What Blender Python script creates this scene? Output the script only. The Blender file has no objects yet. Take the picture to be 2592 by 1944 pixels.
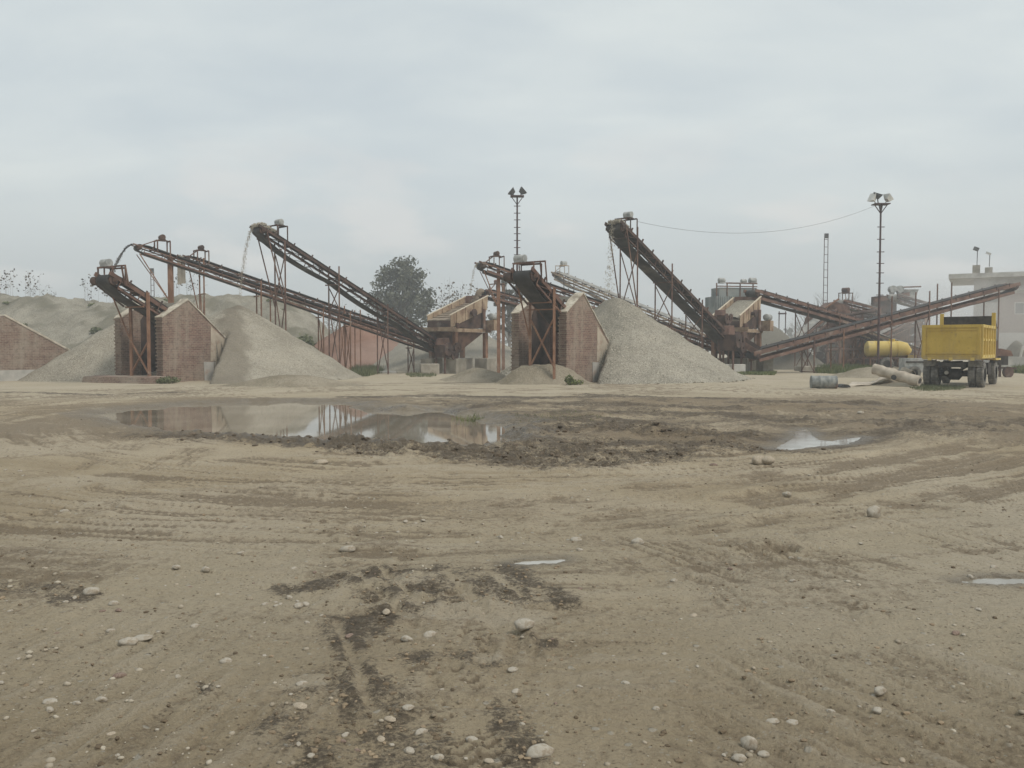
import bpy, bmesh, math, random
import numpy as np
from mathutils import Vector, Matrix

random.seed(7)
RNG = np.random.default_rng(11)
R = math.radians
V = Vector
scene = bpy.context.scene
col = scene.collection

# ------------------------------------------------------------------ camera
FPX, CX, CY, CAMH, PITCH = 2157.0, 1296.0, 972.0, 1.6, R(2.36)
cd = bpy.data.cameras.new("camera")
cam = bpy.data.objects.new("camera", cd)
col.objects.link(cam)
cam.location = (0, 0, CAMH)
cam.rotation_euler = (R(90) - PITCH, 0, 0)
cd.sensor_width = 36.0
cd.lens = 36.0 * FPX / 2592.0
cd.clip_start = 0.05
cd.clip_end = 5000
scene.camera = cam
scene.render.resolution_x, scene.render.resolution_y = 1024, 768

# ------------------------------------------------------------------ light
SUN_EL, SUN_AZ = R(52), R(125)          # azimuth clockwise from +Y (camera looks along +Y)
w = bpy.data.worlds.new("World")
scene.world = w
w.use_nodes = True
wn, wl = w.node_tree.nodes, w.node_tree.links
bg = wn["Background"]
bg.inputs["Strength"].default_value = 0.1
sky = wn.new("ShaderNodeTexSky")
sky.sky_type = 'NISHITA'
sky.sun_disc = False
sky.sun_elevation = SUN_EL
sky.sun_rotation = SUN_AZ
sky.dust_density = 4.0


def wmath(op, a, b=None, clamp=False):
    n = wn.new("ShaderNodeMath")
    n.operation = op
    n.use_clamp = clamp
    for i, q in enumerate((a, b)):
        if q is None:
            continue
        if isinstance(q, (int, float)):
            n.inputs[i].default_value = q
        else:
            wl.new(q, n.inputs[i])
    return n.outputs[0]


def wmix(f, a, b):
    n = wn.new("ShaderNodeMix")
    n.data_type = 'RGBA'
    for k, q in ((0, f), (6, a), (7, b)):
        if isinstance(q, (int, float)):
            n.inputs[k].default_value = q
        elif isinstance(q, tuple):
            n.inputs[k].default_value = q + (1,)
        else:
            wl.new(q, n.inputs[k])
    return n.outputs[2]


tc = wn.new("ShaderNodeTexCoord")
sp = wn.new("ShaderNodeSeparateXYZ")
wl.new(tc.outputs["Generated"], sp.inputs[0])
zz = wmath('MAXIMUM', sp.outputs[2], 0.0)
den = wmath('ADD', zz, 0.22)
cb = wn.new("ShaderNodeCombineXYZ")
wl.new(wmath('MULTIPLY', wmath('DIVIDE', sp.outputs[0], den), 0.8), cb.inputs[0])
wl.new(wmath('MULTIPLY', wmath('DIVIDE', sp.outputs[1], den), 1.25), cb.inputs[1])


def wnoise(scale, detail, rough, off, dist=0.0):
    m = wn.new("ShaderNodeMapping")
    m.inputs["Location"].default_value = off
    wl.new(cb.outputs[0], m.inputs[0])
    n = wn.new("ShaderNodeTexNoise")
    n.inputs["Scale"].default_value = scale
    n.inputs["Detail"].default_value = detail
    n.inputs["Roughness"].default_value = rough
    n.inputs["Distortion"].default_value = dist
    wl.new(m.outputs[0], n.inputs[0])
    return n.outputs[0]


def wramp(x, lo, hi):
    n = wn.new("ShaderNodeMapRange")
    n.interpolation_type = 'SMOOTHSTEP'
    n.inputs[1].default_value = lo
    n.inputs[2].default_value = hi
    wl.new(x, n.inputs[0])
    return n.outputs[0]


cl1 = wramp(wnoise(0.9, 4, 0.5, (3.1, 0.4, 0)), 0.33, 0.68)
cl2 = wramp(wnoise(2.6, 6, 0.55, (7.7, 2.2, 0), 0.4), 0.36, 0.72)
cl = wmath('ADD', wmath('MULTIPLY', cl1, 0.65), wmath('MULTIPLY', cl2, 0.35))
cloud = wmix(cl, (4.3, 4.8, 5.05), (5.75, 6.1, 5.95))
low = wmix(wramp(sp.outputs[2], 0.02, 0.30), (3.75, 4.05, 4.15), (5.35, 5.65, 5.5))
cloud2 = wmix(wramp(sp.outputs[2], 0.04, 0.26), low, cloud)
# faint low cumulus: warm pale puffs a few degrees above the horizon
mp = wn.new("ShaderNodeMapping")
mp.inputs["Scale"].default_value = (3.2, 3.2, 9.0)
wl.new(tc.outputs["Generated"], mp.inputs[0])
cn = wn.new("ShaderNodeTexNoise")
cn.inputs["Scale"].default_value = 1.7
cn.inputs["Detail"].default_value = 6
cn.inputs["Roughness"].default_value = 0.5
wl.new(mp.outputs[0], cn.inputs[0])
puff = wmath('MULTIPLY', wramp(cn.outputs[0], 0.5, 0.66), wmath('MULTIPLY', wramp(sp.outputs[2], 0.05, 0.09), wmath('SUBTRACT', 1.0, wramp(sp.outputs[2], 0.13, 0.3))))
cloud3 = wmix(wmath('MULTIPLY', puff, 0.55), cloud2, (5.7, 5.6, 5.4))
final = wmix(0.93, sky.outputs[0], cloud3)
wl.new(final, bg.inputs["Color"])

sd = bpy.data.lights.new("sun", 'SUN')
sd.energy = 1.5
sd.angle = R(16)
sd.color = (1.0, 0.95, 0.88)
sun = bpy.data.objects.new("sun", sd)
col.objects.link(sun)
sdir = V((math.sin(SUN_AZ) * math.cos(SUN_EL), math.cos(SUN_AZ) * math.cos(SUN_EL), math.sin(SUN_EL)))
sun.rotation_euler = sdir.to_track_quat('Z', 'Y').to_euler()

scene.view_settings.view_transform = 'Standard'
scene.view_settings.look = 'None'
scene.view_settings.exposure = 0.46
scene.view_settings.gamma = 1.0
scene.cycles.use_denoising = True
scene.cycles.max_bounces = 6
scene.cycles.volume_bounces = 1
scene.cycles.caustics_reflective = False

# ------------------------------------------------------------------ pixel helpers (native 2592x1944)


def ray(px, py):
    a, b = (px - CX) / FPX, (CY - py) / FPX
    c, s = math.cos(PITCH), math.sin(PITCH)
    return V((a, c + b * s, -s + b * c))


def W(px, py, d):
    r = ray(px, py)
    return V((0, 0, CAMH)) + r * (d / r.y)


def G(px, py, z=0.0):
    r = ray(px, py)
    return V((0, 0, CAMH)) + r * ((z - CAMH) / r.z)


def GX(px, d):
    p = W(px, 900, d)
    return V((p.x, p.y, 0))


# ------------------------------------------------------------------ numpy noise


def vnoise(x, y, seed=0):
    xi, yi = np.floor(x).astype(np.int64), np.floor(y).astype(np.int64)
    fx, fy = x - xi, y - yi
    fx, fy = fx * fx * (3 - 2 * fx), fy * fy * (3 - 2 * fy)

    def h(a, b):
        n = (a * 374761393 + b * 668265263 + seed * 974634777) & 0xFFFFFFFF
        n = ((n ^ (n >> 13)) * 1274126177) & 0xFFFFFFFF
        n = (n ^ (n >> 16)) & 0xFFFFFFFF
        return n / 4294967295.0
    a, b, c, d = h(xi, yi), h(xi + 1, yi), h(xi, yi + 1), h(xi + 1, yi + 1)
    return (a * (1 - fx) + b * fx) * (1 - fy) + (c * (1 - fx) + d * fx) * fy


def fbm(x, y, o=4, seed=0, g=0.5):
    s, a, t = 0, 1.0, 0.0
    for i in range(o):
        s = s + a * vnoise(x * 2 ** i, y * 2 ** i, seed + i * 17)
        t += a
        a *= g
    return s / t


def sstep(a, b, x):
    t = np.clip((x - a) / (b - a), 0, 1)
    return t * t * (3 - 2 * t)


# ------------------------------------------------------------------ mesh builder


class MB:
    def __init__(s):
        s.v, s.f = [], []

    def add(s, vs, fs):
        n = len(s.v)
        s.v += [V(q) for q in vs]
        s.f += [[n + i for i in q] for q in fs]
        return s

    def box(s, c, size, rot=None):
        x, y, z = size[0] / 2, size[1] / 2, size[2] / 2
        c = V(c)
        vs = [V(q) for q in ((-x, -y, -z), (x, -y, -z), (x, y, -z), (-x, y, -z), (-x, -y, z), (x, -y, z), (x, y, z), (-x, y, z))]
        if rot is not None:
            vs = [rot @ q for q in vs]
        return s.add([q + c for q in vs], [(3, 2, 1, 0), (4, 5, 6, 7), (0, 1, 5, 4), (1, 2, 6, 5), (2, 3, 7, 6), (3, 0, 4, 7)])

    def beam(s, a, b, wd, ht=None, up=(0, 0, 1)):
        a, b = V(a), V(b)
        ht = wd if ht is None else ht
        d = (b - a).normalized()
        up = V(up)
        if abs(d.dot(up)) > 0.98:
            up = V((1, 0, 0))
        x = d.cross(up).normalized() * wd / 2
        y = x.cross(d).normalized() * ht / 2
        vs = [a - x - y, a + x - y, a + x + y, a - x + y, b - x - y, b + x - y, b + x + y, b - x + y]
        return s.add(vs, [(0, 1, 2, 3), (7, 6, 5, 4), (0, 4, 5, 1), (1, 5, 6, 2), (2, 6, 7, 3), (3, 7, 4, 0)])

    def pipe(s, pts, rad, n=8, caps=True):
        pts = [V(p) for p in pts]
        rs = rad if isinstance(rad, (list, tuple)) else [rad] * len(pts)
        base = len(s.v)
        for i, p in enumerate(pts):
            d = (pts[min(i + 1, len(pts) - 1)] - pts[max(i - 1, 0)]).normalized()
            up = V((0, 0, 1)) if abs(d.z) < 0.95 else V((1, 0, 0))
            x = d.cross(up).normalized()
            y = x.cross(d).normalized()
            for k in range(n):
                t = 2 * math.pi * k / n
                s.v.append(p + (x * math.cos(t) + y * math.sin(t)) * rs[i])
        for i in range(len(pts) - 1):
            for k in range(n):
                a, b = base + i * n + k, base + i * n + (k + 1) % n
                s.f.append([a, a + n, b + n, b])
        if caps:
            s.f.append([base + k for k in range(n)])
            e = base + (len(pts) - 1) * n
            s.f.append([e + k for k in reversed(range(n))])
        return s

    def prism(s, pts, ext):
        n = len(pts)
        ext = V(ext)
        vs = [V(p) for p in pts] + [V(p) + ext for p in pts]
        fs = [list(range(n - 1, -1, -1)), list(range(n, 2 * n))]
        for i in range(n):
            j = (i + 1) % n
            fs.append([i, j, j + n, i + n])
        return s.add(vs, fs)

    def build(s, name, mat, parent=None, smooth=False, label=None, local=False):
        me = bpy.data.meshes.new(name)
        vs = s.v
        if parent is not None and not local:
            t = parent
            while t.parent is not None:
                t = t.parent
            rot = Matrix.Rotation(-t.rotation_euler.z, 3, 'Z')
            vs = [rot @ (q - t.location) for q in vs]
        me.from_pydata([tuple(q) for q in vs], [], s.f)
        bm = bmesh.new()
        bm.from_mesh(me)
        bmesh.ops.recalc_face_normals(bm, faces=bm.faces)
        bm.to_mesh(me)
        bm.free()
        if smooth:
            me.polygons.foreach_set('use_smooth', [True] * len(me.polygons))
            try:
                me.set_sharp_from_angle(angle=R(40))
            except Exception:
                pass
        me.materials.append(mat)
        o = bpy.data.objects.new(name, me)
        col.objects.link(o)
        if parent is not None:
            o.parent = parent
        if label:
            o['label'] = label
        return o


def tag(o, label=None, cat=None, group=None, kind=None):
    for k, q in (('label', label), ('category', cat), ('group', group), ('kind', kind)):
        if q:
            o[k] = q
    return o


def thing(name, label, cat, loc=(0, 0, 0), rotz=0.0, group=None):
    o = bpy.data.objects.new(name, None)
    o.empty_display_size = 0.3
    col.objects.link(o)
    o.location = loc
    o.rotation_euler = (0, 0, rotz)
    return tag(o, label, cat, group)


def dup(root, loc, rotz=None, scale=None, label=None):
    r = root.copy()
    col.objects.link(r)
    r.location = loc
    if rotz is not None:
        r.rotation_euler = (0, 0, rotz)
    if scale is not None:
        r.scale = scale
    if label:
        r['label'] = label
    for ch in list(root.children):
        c = ch.copy()
        col.objects.link(c)
        c.parent = r
        for g in list(ch.children):
            d = g.copy()
            col.objects.link(d)
            d.parent = c
    return r


def np_mesh(name, verts, faces, mat, parent=None, smooth=True):
    """verts (N,3), faces (M,k) numpy, all faces the same size"""
    me = bpy.data.meshes.new(name)
    k = faces.shape[1]
    me.vertices.add(len(verts))
    me.vertices.foreach_set('co', np.asarray(verts, dtype=np.float32).ravel())
    me.loops.add(faces.size)
    me.loops.foreach_set('vertex_index', faces.astype(np.int32).ravel())
    me.polygons.add(len(faces))
    me.polygons.foreach_set('loop_start', np.arange(0, faces.size, k, dtype=np.int32))
    try:
        me.polygons.foreach_set('loop_total', np.full(len(faces), k, dtype=np.int32))
    except Exception:
        pass
    me.polygons.foreach_set('use_smooth', np.full(len(faces), smooth, dtype=bool))
    me.update(calc_edges=True)
    me.validate()
    me.materials.append(mat)
    o = bpy.data.objects.new(name, me)
    col.objects.link(o)
    if parent is not None:
        o.parent = parent
    return o


# ------------------------------------------------------------------ materials


class NT:
    def __init__(s, name, rough=0.85, spec=0.3):
        s.m = bpy.data.materials.new(name)
        s.m.use_nodes = True
        s.n, s.l = s.m.node_tree.nodes, s.m.node_tree.links
        s.b = s.n["Principled BSDF"]
        s.b.inputs["Roughness"].default_value = rough
        s.b.inputs["Specular IOR Level"].default_value = spec
        s.tc = s.n.new("ShaderNodeTexCoord")
        s.obj = s.tc.outputs["Object"]

    def put(s, sock, q):
        if isinstance(q, (int, float)):
            sock.default_value = q
        elif isinstance(q, tuple):
            sock.default_value = q + (1,) if len(q) == 3 and sock.type == 'RGBA' else q
        else:
            s.l.new(q, sock)

    def math(s, op, a, b=None, clamp=False):
        n = s.n.new("ShaderNodeMath")
        n.operation = op
        n.use_clamp = clamp
        s.put(n.inputs[0], a)
        if b is not None:
            s.put(n.inputs[1], b)
        return n.outputs[0]

    def mix(s, f, a, b, mode='MIX'):
        n = s.n.new("ShaderNodeMix")
        n.data_type = 'RGBA'
        n.blend_type = mode
        s.put(n.inputs[0], f)
        s.put(n.inputs[6], a)
        s.put(n.inputs[7], b)
        return n.outputs[2]

    def map(s, vec, scale=(1, 1, 1), loc=(0, 0, 0), rot=(0, 0, 0)):
        n = s.n.new("ShaderNodeMapping")
        n.inputs["Scale"].default_value = scale
        n.inputs["Location"].default_value = loc
        n.inputs["Rotation"].default_value = rot
        s.l.new(vec, n.inputs[0])
        return n.outputs[0]

    def noise(s, scale, detail=4, rough=0.55, vec=None, dist=0.0):
        n = s.n.new("ShaderNodeTexNoise")
        n.inputs["Scale"].default_value = scale
        n.inputs["Detail"].default_value = detail
        n.inputs["Roughness"].default_value = rough
        n.inputs["Distortion"].default_value = dist
        s.l.new(vec if vec is not None else s.obj, n.inputs["Vector"])
        return n.outputs["Fac"]

    def voro(s, scale, vec=None, feature='F1', out="Distance"):
        n = s.n.new("ShaderNodeTexVoronoi")
        n.feature = feature
        n.inputs["Scale"].default_value = scale
        s.l.new(vec if vec is not None else s.obj, n.inputs["Vector"])
        return n.outputs[out]

    def ramp(s, x, lo, hi, a=0.0, b=1.0):
        n = s.n.new("ShaderNodeMapRange")
        n.interpolation_type = 'SMOOTHSTEP'
        for i, q in enumerate((lo, hi, a, b)):
            n.inputs[i + 1].default_value = q
        s.l.new(x, n.inputs[0])
        return n.outputs[0]

    def attr(s, name):
        n = s.n.new("ShaderNodeAttribute")
        n.attribute_name = name
        return n.outputs["Fac"]

    def bump(s, h, strength=0.4, dist=0.02):
        n = s.n.new("ShaderNodeBump")
        n.inputs["Strength"].default_value = strength
        n.inputs["Distance"].default_value = dist
        s.l.new(h, n.inputs["Height"])
        s.l.new(n.outputs[0], s.b.inputs["Normal"])

    def base(s, c):
        s.put(s.b.inputs["Base Color"], c)
        return s

    def rgh(s, q):
        s.put(s.b.inputs["Roughness"], q)
        return s


def simple(name, c1, c2, scale=3.0, rough=0.85, detail=5, lo=0.35, hi=0.65, bump=0.0, bdist=0.01, c3=None, s3=0.7, l3=0.55, h3=0.7, spec=0.3):
    t = NT(name, rough, spec)
    c = t.mix(t.ramp(t.noise(scale, detail), lo, hi), c1, c2)
    if c3:
        c = t.mix(t.ramp(t.noise(s3, 5, 0.6), l3, h3), c, c3)
    t.base(c)
    if bump:
        t.bump(t.noise(scale * 6, 4), bump, bdist)
    return t.m


M = {}
M['rust'] = simple('rusty_steel', (0.10, 0.056, 0.043), (0.185, 0.107, 0.078), 2.2, 0.8, c3=(0.26, 0.21, 0.17), s3=0.9, l3=0.56, h3=0.75, bump=0.2)
M['rust_dark'] = simple('dark_rusty_steel', (0.05, 0.033, 0.028), (0.11, 0.066, 0.05), 2.0, 0.8, c3=(0.19, 0.16, 0.135), s3=1.1, l3=0.58, h3=0.75, bump=0.2)
M['rust_orange'] = simple('orange_rusty_steel', (0.18, 0.092, 0.055), (0.27, 0.15, 0.095), 2.5, 0.8, c3=(0.30, 0.24, 0.19), s3=0.8, l3=0.58, h3=0.72)
M['rubber'] = simple('worn_rubber_belt', (0.028, 0.027, 0.027), (0.065, 0.062, 0.058), 1.4, 0.75, c3=(0.15, 0.14, 0.125), s3=0.6, l3=0.55, h3=0.75)
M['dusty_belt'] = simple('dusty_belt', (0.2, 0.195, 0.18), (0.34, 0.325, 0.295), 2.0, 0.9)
M['motor'] = simple('dusty_grey_paint', (0.25, 0.26, 0.25), (0.42, 0.42, 0.4), 4.0, 0.7, c3=(0.24, 0.2, 0.17), s3=2.0, l3=0.6, h3=0.75)
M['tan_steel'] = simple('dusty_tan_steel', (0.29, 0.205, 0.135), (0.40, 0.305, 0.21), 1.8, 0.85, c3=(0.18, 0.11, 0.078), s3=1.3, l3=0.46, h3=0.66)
M['tan_edge'] = simple('pale_dusty_edge', (0.5, 0.43, 0.32), (0.6, 0.53, 0.42), 2.0, 0.9)
M['screen_mesh'] = simple('dusty_screen_mesh', (0.17, 0.13, 0.10), (0.29, 0.24, 0.18), 2.0, 0.9)
M['coping'] = simple('pale_mortar', (0.40, 0.355, 0.28), (0.55, 0.50, 0.41), 3.0, 0.9, c3=(0.26, 0.22, 0.17), s3=2.2, l3=0.5, h3=0.7, bump=0.4)
M['concrete'] = simple('dusty_concrete', (0.26, 0.235, 0.19), (0.40, 0.36, 0.30), 1.6, 0.9, c3=(0.2, 0.17, 0.13), s3=0.8, l3=0.55, h3=0.72, bump=0.3)
M['concrete_pale'] = simple('pale_concrete', (0.42, 0.40, 0.36), (0.56, 0.54, 0.49), 1.2, 0.9, c3=(0.33, 0.31, 0.28), s3=0.5, l3=0.5, h3=0.7)
M['void_shade'] = simple('painted_shade_brick', (0.045, 0.032, 0.028), (0.085, 0.058, 0.047), 2.0, 0.95)  # shade inside the bins and shed doorways, put into the colour
M['mast'] = simple('dark_mast_paint', (0.05, 0.03, 0.034), (0.1, 0.06, 0.055), 2.0, 0.7)
M['lamp_body'] = simple('lamp_housing', (0.05, 0.05, 0.05), (0.1, 0.1, 0.1), 3.0, 0.6)
M['lamp_white'] = simple('pale_lamp_housing', (0.5, 0.5, 0.47), (0.62, 0.61, 0.57), 3.0, 0.6)
M['corrugated'] = simple('corrugated_grey', (0.16, 0.18, 0.175), (0.25, 0.27, 0.26), 1.0, 0.7, c3=(0.3, 0.29, 0.27), s3=0.8, l3=0.5, h3=0.7)
ty_ = NT('weathered_yellow_paint', 0.6, 0.3)
yc = ty_.mix(ty_.ramp(ty_.noise(1.2, 5), 0.35, 0.65), (0.47, 0.32, 0.05), (0.56, 0.395, 0.08))
yc = ty_.mix(ty_.math('MULTIPLY', ty_.ramp(ty_.noise(1.0, 5, 0.65, ty_.map(ty_.obj, (3.0, 3.0, 0.45))), 0.48, 0.72), 0.5), yc, (0.33, 0.235, 0.095))
yc = ty_.mix(ty_.math('MULTIPLY', ty_.ramp(ty_.noise(9, 4, 0.7), 0.58, 0.72), 0.6), yc, (0.20, 0.12, 0.06))
sz_ = ty_.n.new("ShaderNodeSeparateXYZ")
ty_.l.new(ty_.obj, sz_.inputs[0])
spl = ty_.math('ADD', sz_.outputs[2], ty_.math('MULTIPLY', ty_.noise(4, 5, 0.7), 0.9))
yc = ty_.mix(ty_.math('MULTIPLY', ty_.ramp(spl, 1.95, 1.55), 0.55), yc, (0.27, 0.215, 0.15))
ty_.base(yc)
ty_.bump(ty_.noise(2.2, 3), 0.5, 0.03)
M['yellow'] = ty_.m
M['yellow_pale'] = simple('faded_yellow_paint', (0.53, 0.39, 0.10), (0.60, 0.46, 0.15), 1.5, 0.6, c3=(0.45, 0.35, 0.16), s3=1.5, l3=0.55, h3=0.72)
M['tyre'] = simple('dusty_tyre', (0.10, 0.095, 0.085), (0.22, 0.205, 0.18), 5.0, 0.9)
M['chassis'] = simple('grimy_chassis', (0.022, 0.019, 0.017), (0.06, 0.05, 0.042), 4.0, 0.8)
M['glass'] = simple('dark_glass', (0.02, 0.024, 0.025), (0.035, 0.04, 0.04), 1.0, 0.15, spec=0.5)
M['drum'] = simple('faded_drum_paint', (0.15, 0.16, 0.155), (0.27, 0.275, 0.255), 5.0, 0.7, c3=(0.25, 0.12, 0.09), s3=3.0, l3=0.6, h3=0.72)
M['roll'] = simple('dusty_rubber_roll', (0.34, 0.29, 0.23), (0.50, 0.44, 0.36), 2.5, 0.9, c3=(0.14, 0.115, 0.1), s3=1.6, l3=0.6, h3=0.78)
M['wire'] = simple('cable', (0.12, 0.12, 0.12), (0.18, 0.18, 0.18), 1.0, 0.6)
M['bark'] = simple('bark', (0.09, 0.075, 0.06), (0.17, 0.145, 0.12), 3.0, 0.95)
M['twig'] = simple('grey_twigs', (0.13, 0.115, 0.1), (0.21, 0.19, 0.17), 3.0, 0.95)
M['leaf'] = simple('dark_leaf', (0.06, 0.066, 0.047), (0.125, 0.13, 0.092), 0.8, 0.7, detail=3)
M['leaf_dry'] = simple('withered_leaf', (0.05, 0.042, 0.03), (0.11, 0.085, 0.055), 2.0, 0.8)
M['leaf_far'] = simple('far_leaf', (0.06, 0.062, 0.05), (0.12, 0.115, 0.09), 0.4, 0.8)
M['grass'] = simple('coarse_grass', (0.075, 0.10, 0.03), (0.17, 0.19, 0.07), 2.0, 0.85, c3=(0.24, 0.2, 0.1), s3=0.9, l3=0.55, h3=0.75)
M['grass_dark'] = simple('dark_weed', (0.085, 0.10, 0.045), (0.16, 0.17, 0.09), 2.0, 0.85)
M['stone'] = simple('river_stone', (0.34, 0.305, 0.25), (0.45, 0.415, 0.35), 1.6, 0.9, c3=(0.25, 0.205, 0.15), s3=1.3, l3=0.42, h3=0.66, bump=0.3)
M['pebble'] = simple('mixed_pebble', (0.20, 0.16, 0.11), (0.44, 0.395, 0.315), 2.2, 0.9, detail=1, lo=0.3, hi=0.7)
M['stone_dark'] = simple('brown_stone', (0.16, 0.11, 0.085), (0.25, 0.19, 0.15), 6.0, 0.85)
M['stone_tan'] = simple('tan_stone', (0.30, 0.25, 0.185), (0.42, 0.36, 0.28), 8.0, 0.85, bump=0.3)
M['plaster'] = simple('grey_render', (0.33, 0.32, 0.29), (0.46, 0.44, 0.40), 1.6, 0.9, c3=(0.38, 0.29, 0.23), s3=1.2, l3=0.58, h3=0.74)
M['wall_pale'] = simple('weathered_wall_paint', (0.40, 0.39, 0.37), (0.54, 0.53, 0.50), 0.35, 0.9, c3=(0.3, 0.28, 0.26), s3=0.3, l3=0.52, h3=0.68)


def brick_mat(name, c1, c2, mortar, dirt, dirt_hi=0.7):
    t = NT(name, 0.92, 0.2)
    s = t.n.new("ShaderNodeSeparateXYZ")
    t.l.new(t.obj, s.inputs[0])
    c = t.n.new("ShaderNodeCombineXYZ")
    t.l.new(t.math('ADD', s.outputs[0], s.outputs[1]), c.inputs[0])
    t.l.new(s.outputs[2], c.inputs[1])
    b = t.n.new("ShaderNodeTexBrick")
    t.l.new(c.outputs[0], b.inputs["Vector"])
    b.inputs["Scale"].default_value = 1.0
    b.inputs["Brick Width"].default_value = 0.24
    b.inputs["Row Height"].default_value = 0.085
    b.inputs["Mortar Size"].default_value = 0.010
    b.inputs["Mortar Smooth"].default_value = 0.3
    b.inputs["Bias"].default_value = 0.0
    b.inputs["Color1"].default_value = c1 + (1,)
    b.inputs["Color2"].default_value = c2 + (1,)
    b.inputs["Mortar"].default_value = mortar + (1,)
    cc = b.outputs["Color"]
    # weather: dusty efflorescence in big soft patches, streaks running down, damp foot
    cc = t.mix(t.math('MULTIPLY', t.ramp(t.noise(0.7, 6, 0.65), 0.38, dirt_hi), 0.6), cc, dirt)
    st = t.noise(1.0, 4, 0.6, t.map(t.obj, (2.2, 2.2, 0.22)))
    cc = t.mix(t.math('MULTIPLY', t.ramp(st, 0.52, 0.72), 0.5), cc, dirt)
    cc = t.mix(t.math('MULTIPLY', t.ramp(t.noise(4.5, 5, 0.7), 0.48, 0.68), 0.55), cc, (0.09, 0.06, 0.05))
    t.base(cc)
    t.bump(t.math('ADD', b.outputs["Fac"], t.noise(14, 3)), 0.6, -0.015)
    return t.m


M['brick'] = brick_mat('weathered_brick', (0.15, 0.088, 0.069), (0.25, 0.155, 0.12), (0.29, 0.24, 0.19), (0.335, 0.285, 0.225), 0.68)
M['render_tan'] = simple('tan_render', (0.36, 0.305, 0.235), (0.45, 0.385, 0.30), 1.5, 0.9, c3=(0.30, 0.21, 0.16), s3=1.4, l3=0.5, h3=0.7)
M['brick_dusty'] = brick_mat('dusty_brick', (0.16, 0.10, 0.078), (0.25, 0.17, 0.132), (0.30, 0.25, 0.20), (0.33, 0.285, 0.225), 0.62)
M['brick_shade'] = brick_mat('shade_toned_brick_inside', (0.12, 0.06, 0.045), (0.19, 0.10, 0.075), (0.17, 0.13, 0.10), (0.16, 0.11, 0.085), 0.85)  # darker brick copy with the tunnel shade in its colour


def gravel_mat(name, c1, c2, damp, damp_amt=0.5, speck=1.0):
    t = NT(name, 0.95, 0.15)
    c = t.mix(t.ramp(t.noise(0.45, 5, 0.55), 0.36, 0.66), c1, c2)
    sp1 = t.voro(26.0, out="Color")
    sep = t.n.new("ShaderNodeSeparateColor")
    t.l.new(sp1, sep.inputs[0])
    c = t.mix(t.math('MULTIPLY', t.ramp(sep.outputs[0], 0.72, 1.0), 0.5 * speck), c, (c2[0] * 1.5, c2[1] * 1.5, c2[2] * 1.5))
    c = t.mix(t.math('MULTIPLY', t.ramp(sep.outputs[1], 0.72, 1.0), 0.55 * speck), c, (c1[0] * 0.42, c1[1] * 0.42, c1[2] * 0.42))
    # runs of fines down the slope
    c = t.mix(t.math('MULTIPLY', t.ramp(t.noise(2.2, 5, 0.6), 0.5, 0.72), 0.28), c, (c2[0] * 1.2, c2[1] * 1.2, c2[2] * 1.2))
    c = t.mix(t.math('MULTIPLY', t.attr('damp'), damp_amt), c, damp)
    t.base(c)
    t.bump(t.math('ADD', t.noise(9, 5, 0.7), t.math('MULTIPLY', t.voro(22.0), 0.8)), 0.9, 0.06)
    return t.m


M['gravel'] = gravel_mat('crushed_gravel', (0.295, 0.265, 0.21), (0.385, 0.348, 0.28), (0.17, 0.143, 0.107), 0.8, 1.2)
M['gravel_coarse'] = gravel_mat('coarse_gravel', (0.275, 0.252, 0.203), (0.37, 0.338, 0.275), (0.145, 0.133, 0.105), 0.7, 1.6)
M['gravel_far'] = gravel_mat('weathered_gravel', (0.235, 0.215, 0.17), (0.33, 0.303, 0.245), (0.14, 0.13, 0.092), 0.75, 1.3)
M['red_gravel'] = gravel_mat('red_brown_gravel', (0.22, 0.125, 0.09), (0.29, 0.175, 0.13), (0.2, 0.12, 0.09), 0.5, 0.6)
M['dirt'] = gravel_mat('bank_dirt', (0.25, 0.215, 0.155), (0.34, 0.295, 0.225), (0.18, 0.15, 0.10), 0.5, 0.8)

# ------------------------------------------------------------------ ground


def gpoly(pts):
    return np.array([[G(a, b).x, G(a, b).y] for a, b in pts])


def seg_dist(x, y, P, closed=False):
    d = np.full(x.shape, 1e9)
    arc = np.zeros(x.shape)
    n = len(P)
    acc = 0.0
    for i in range(n if closed else n - 1):
        a, b = P[i], P[(i + 1) % n]
        e = b - a
        L = math.hypot(*e) + 1e-9
        t = np.clip(((x - a[0]) * e[0] + (y - a[1]) * e[1]) / (L * L), 0, 1)
        q = np.hypot(x - a[0] - t * e[0], y - a[1] - t * e[1])
        m = q < d
        d = np.where(m, q, d)
        arc = np.where(m, acc + t * L, arc)
        acc += L
    return d, arc


def inside(x, y, P):
    c = np.zeros(x.shape, dtype=bool)
    n = len(P)
    for i in range(n):
        a, b = P[i], P[(i + 1) % n]
        hit = ((a[1] > y) != (b[1] > y)) & (x < (b[0] - a[0]) * (y - a[1]) / (b[1] - a[1] + 1e-12) + a[0])
        c ^= hit
    return c


def sdist(x, y, P):
    d, _ = seg_dist(x, y, P, True)
    return np.where(inside(x, y, P), -d, d)


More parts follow.
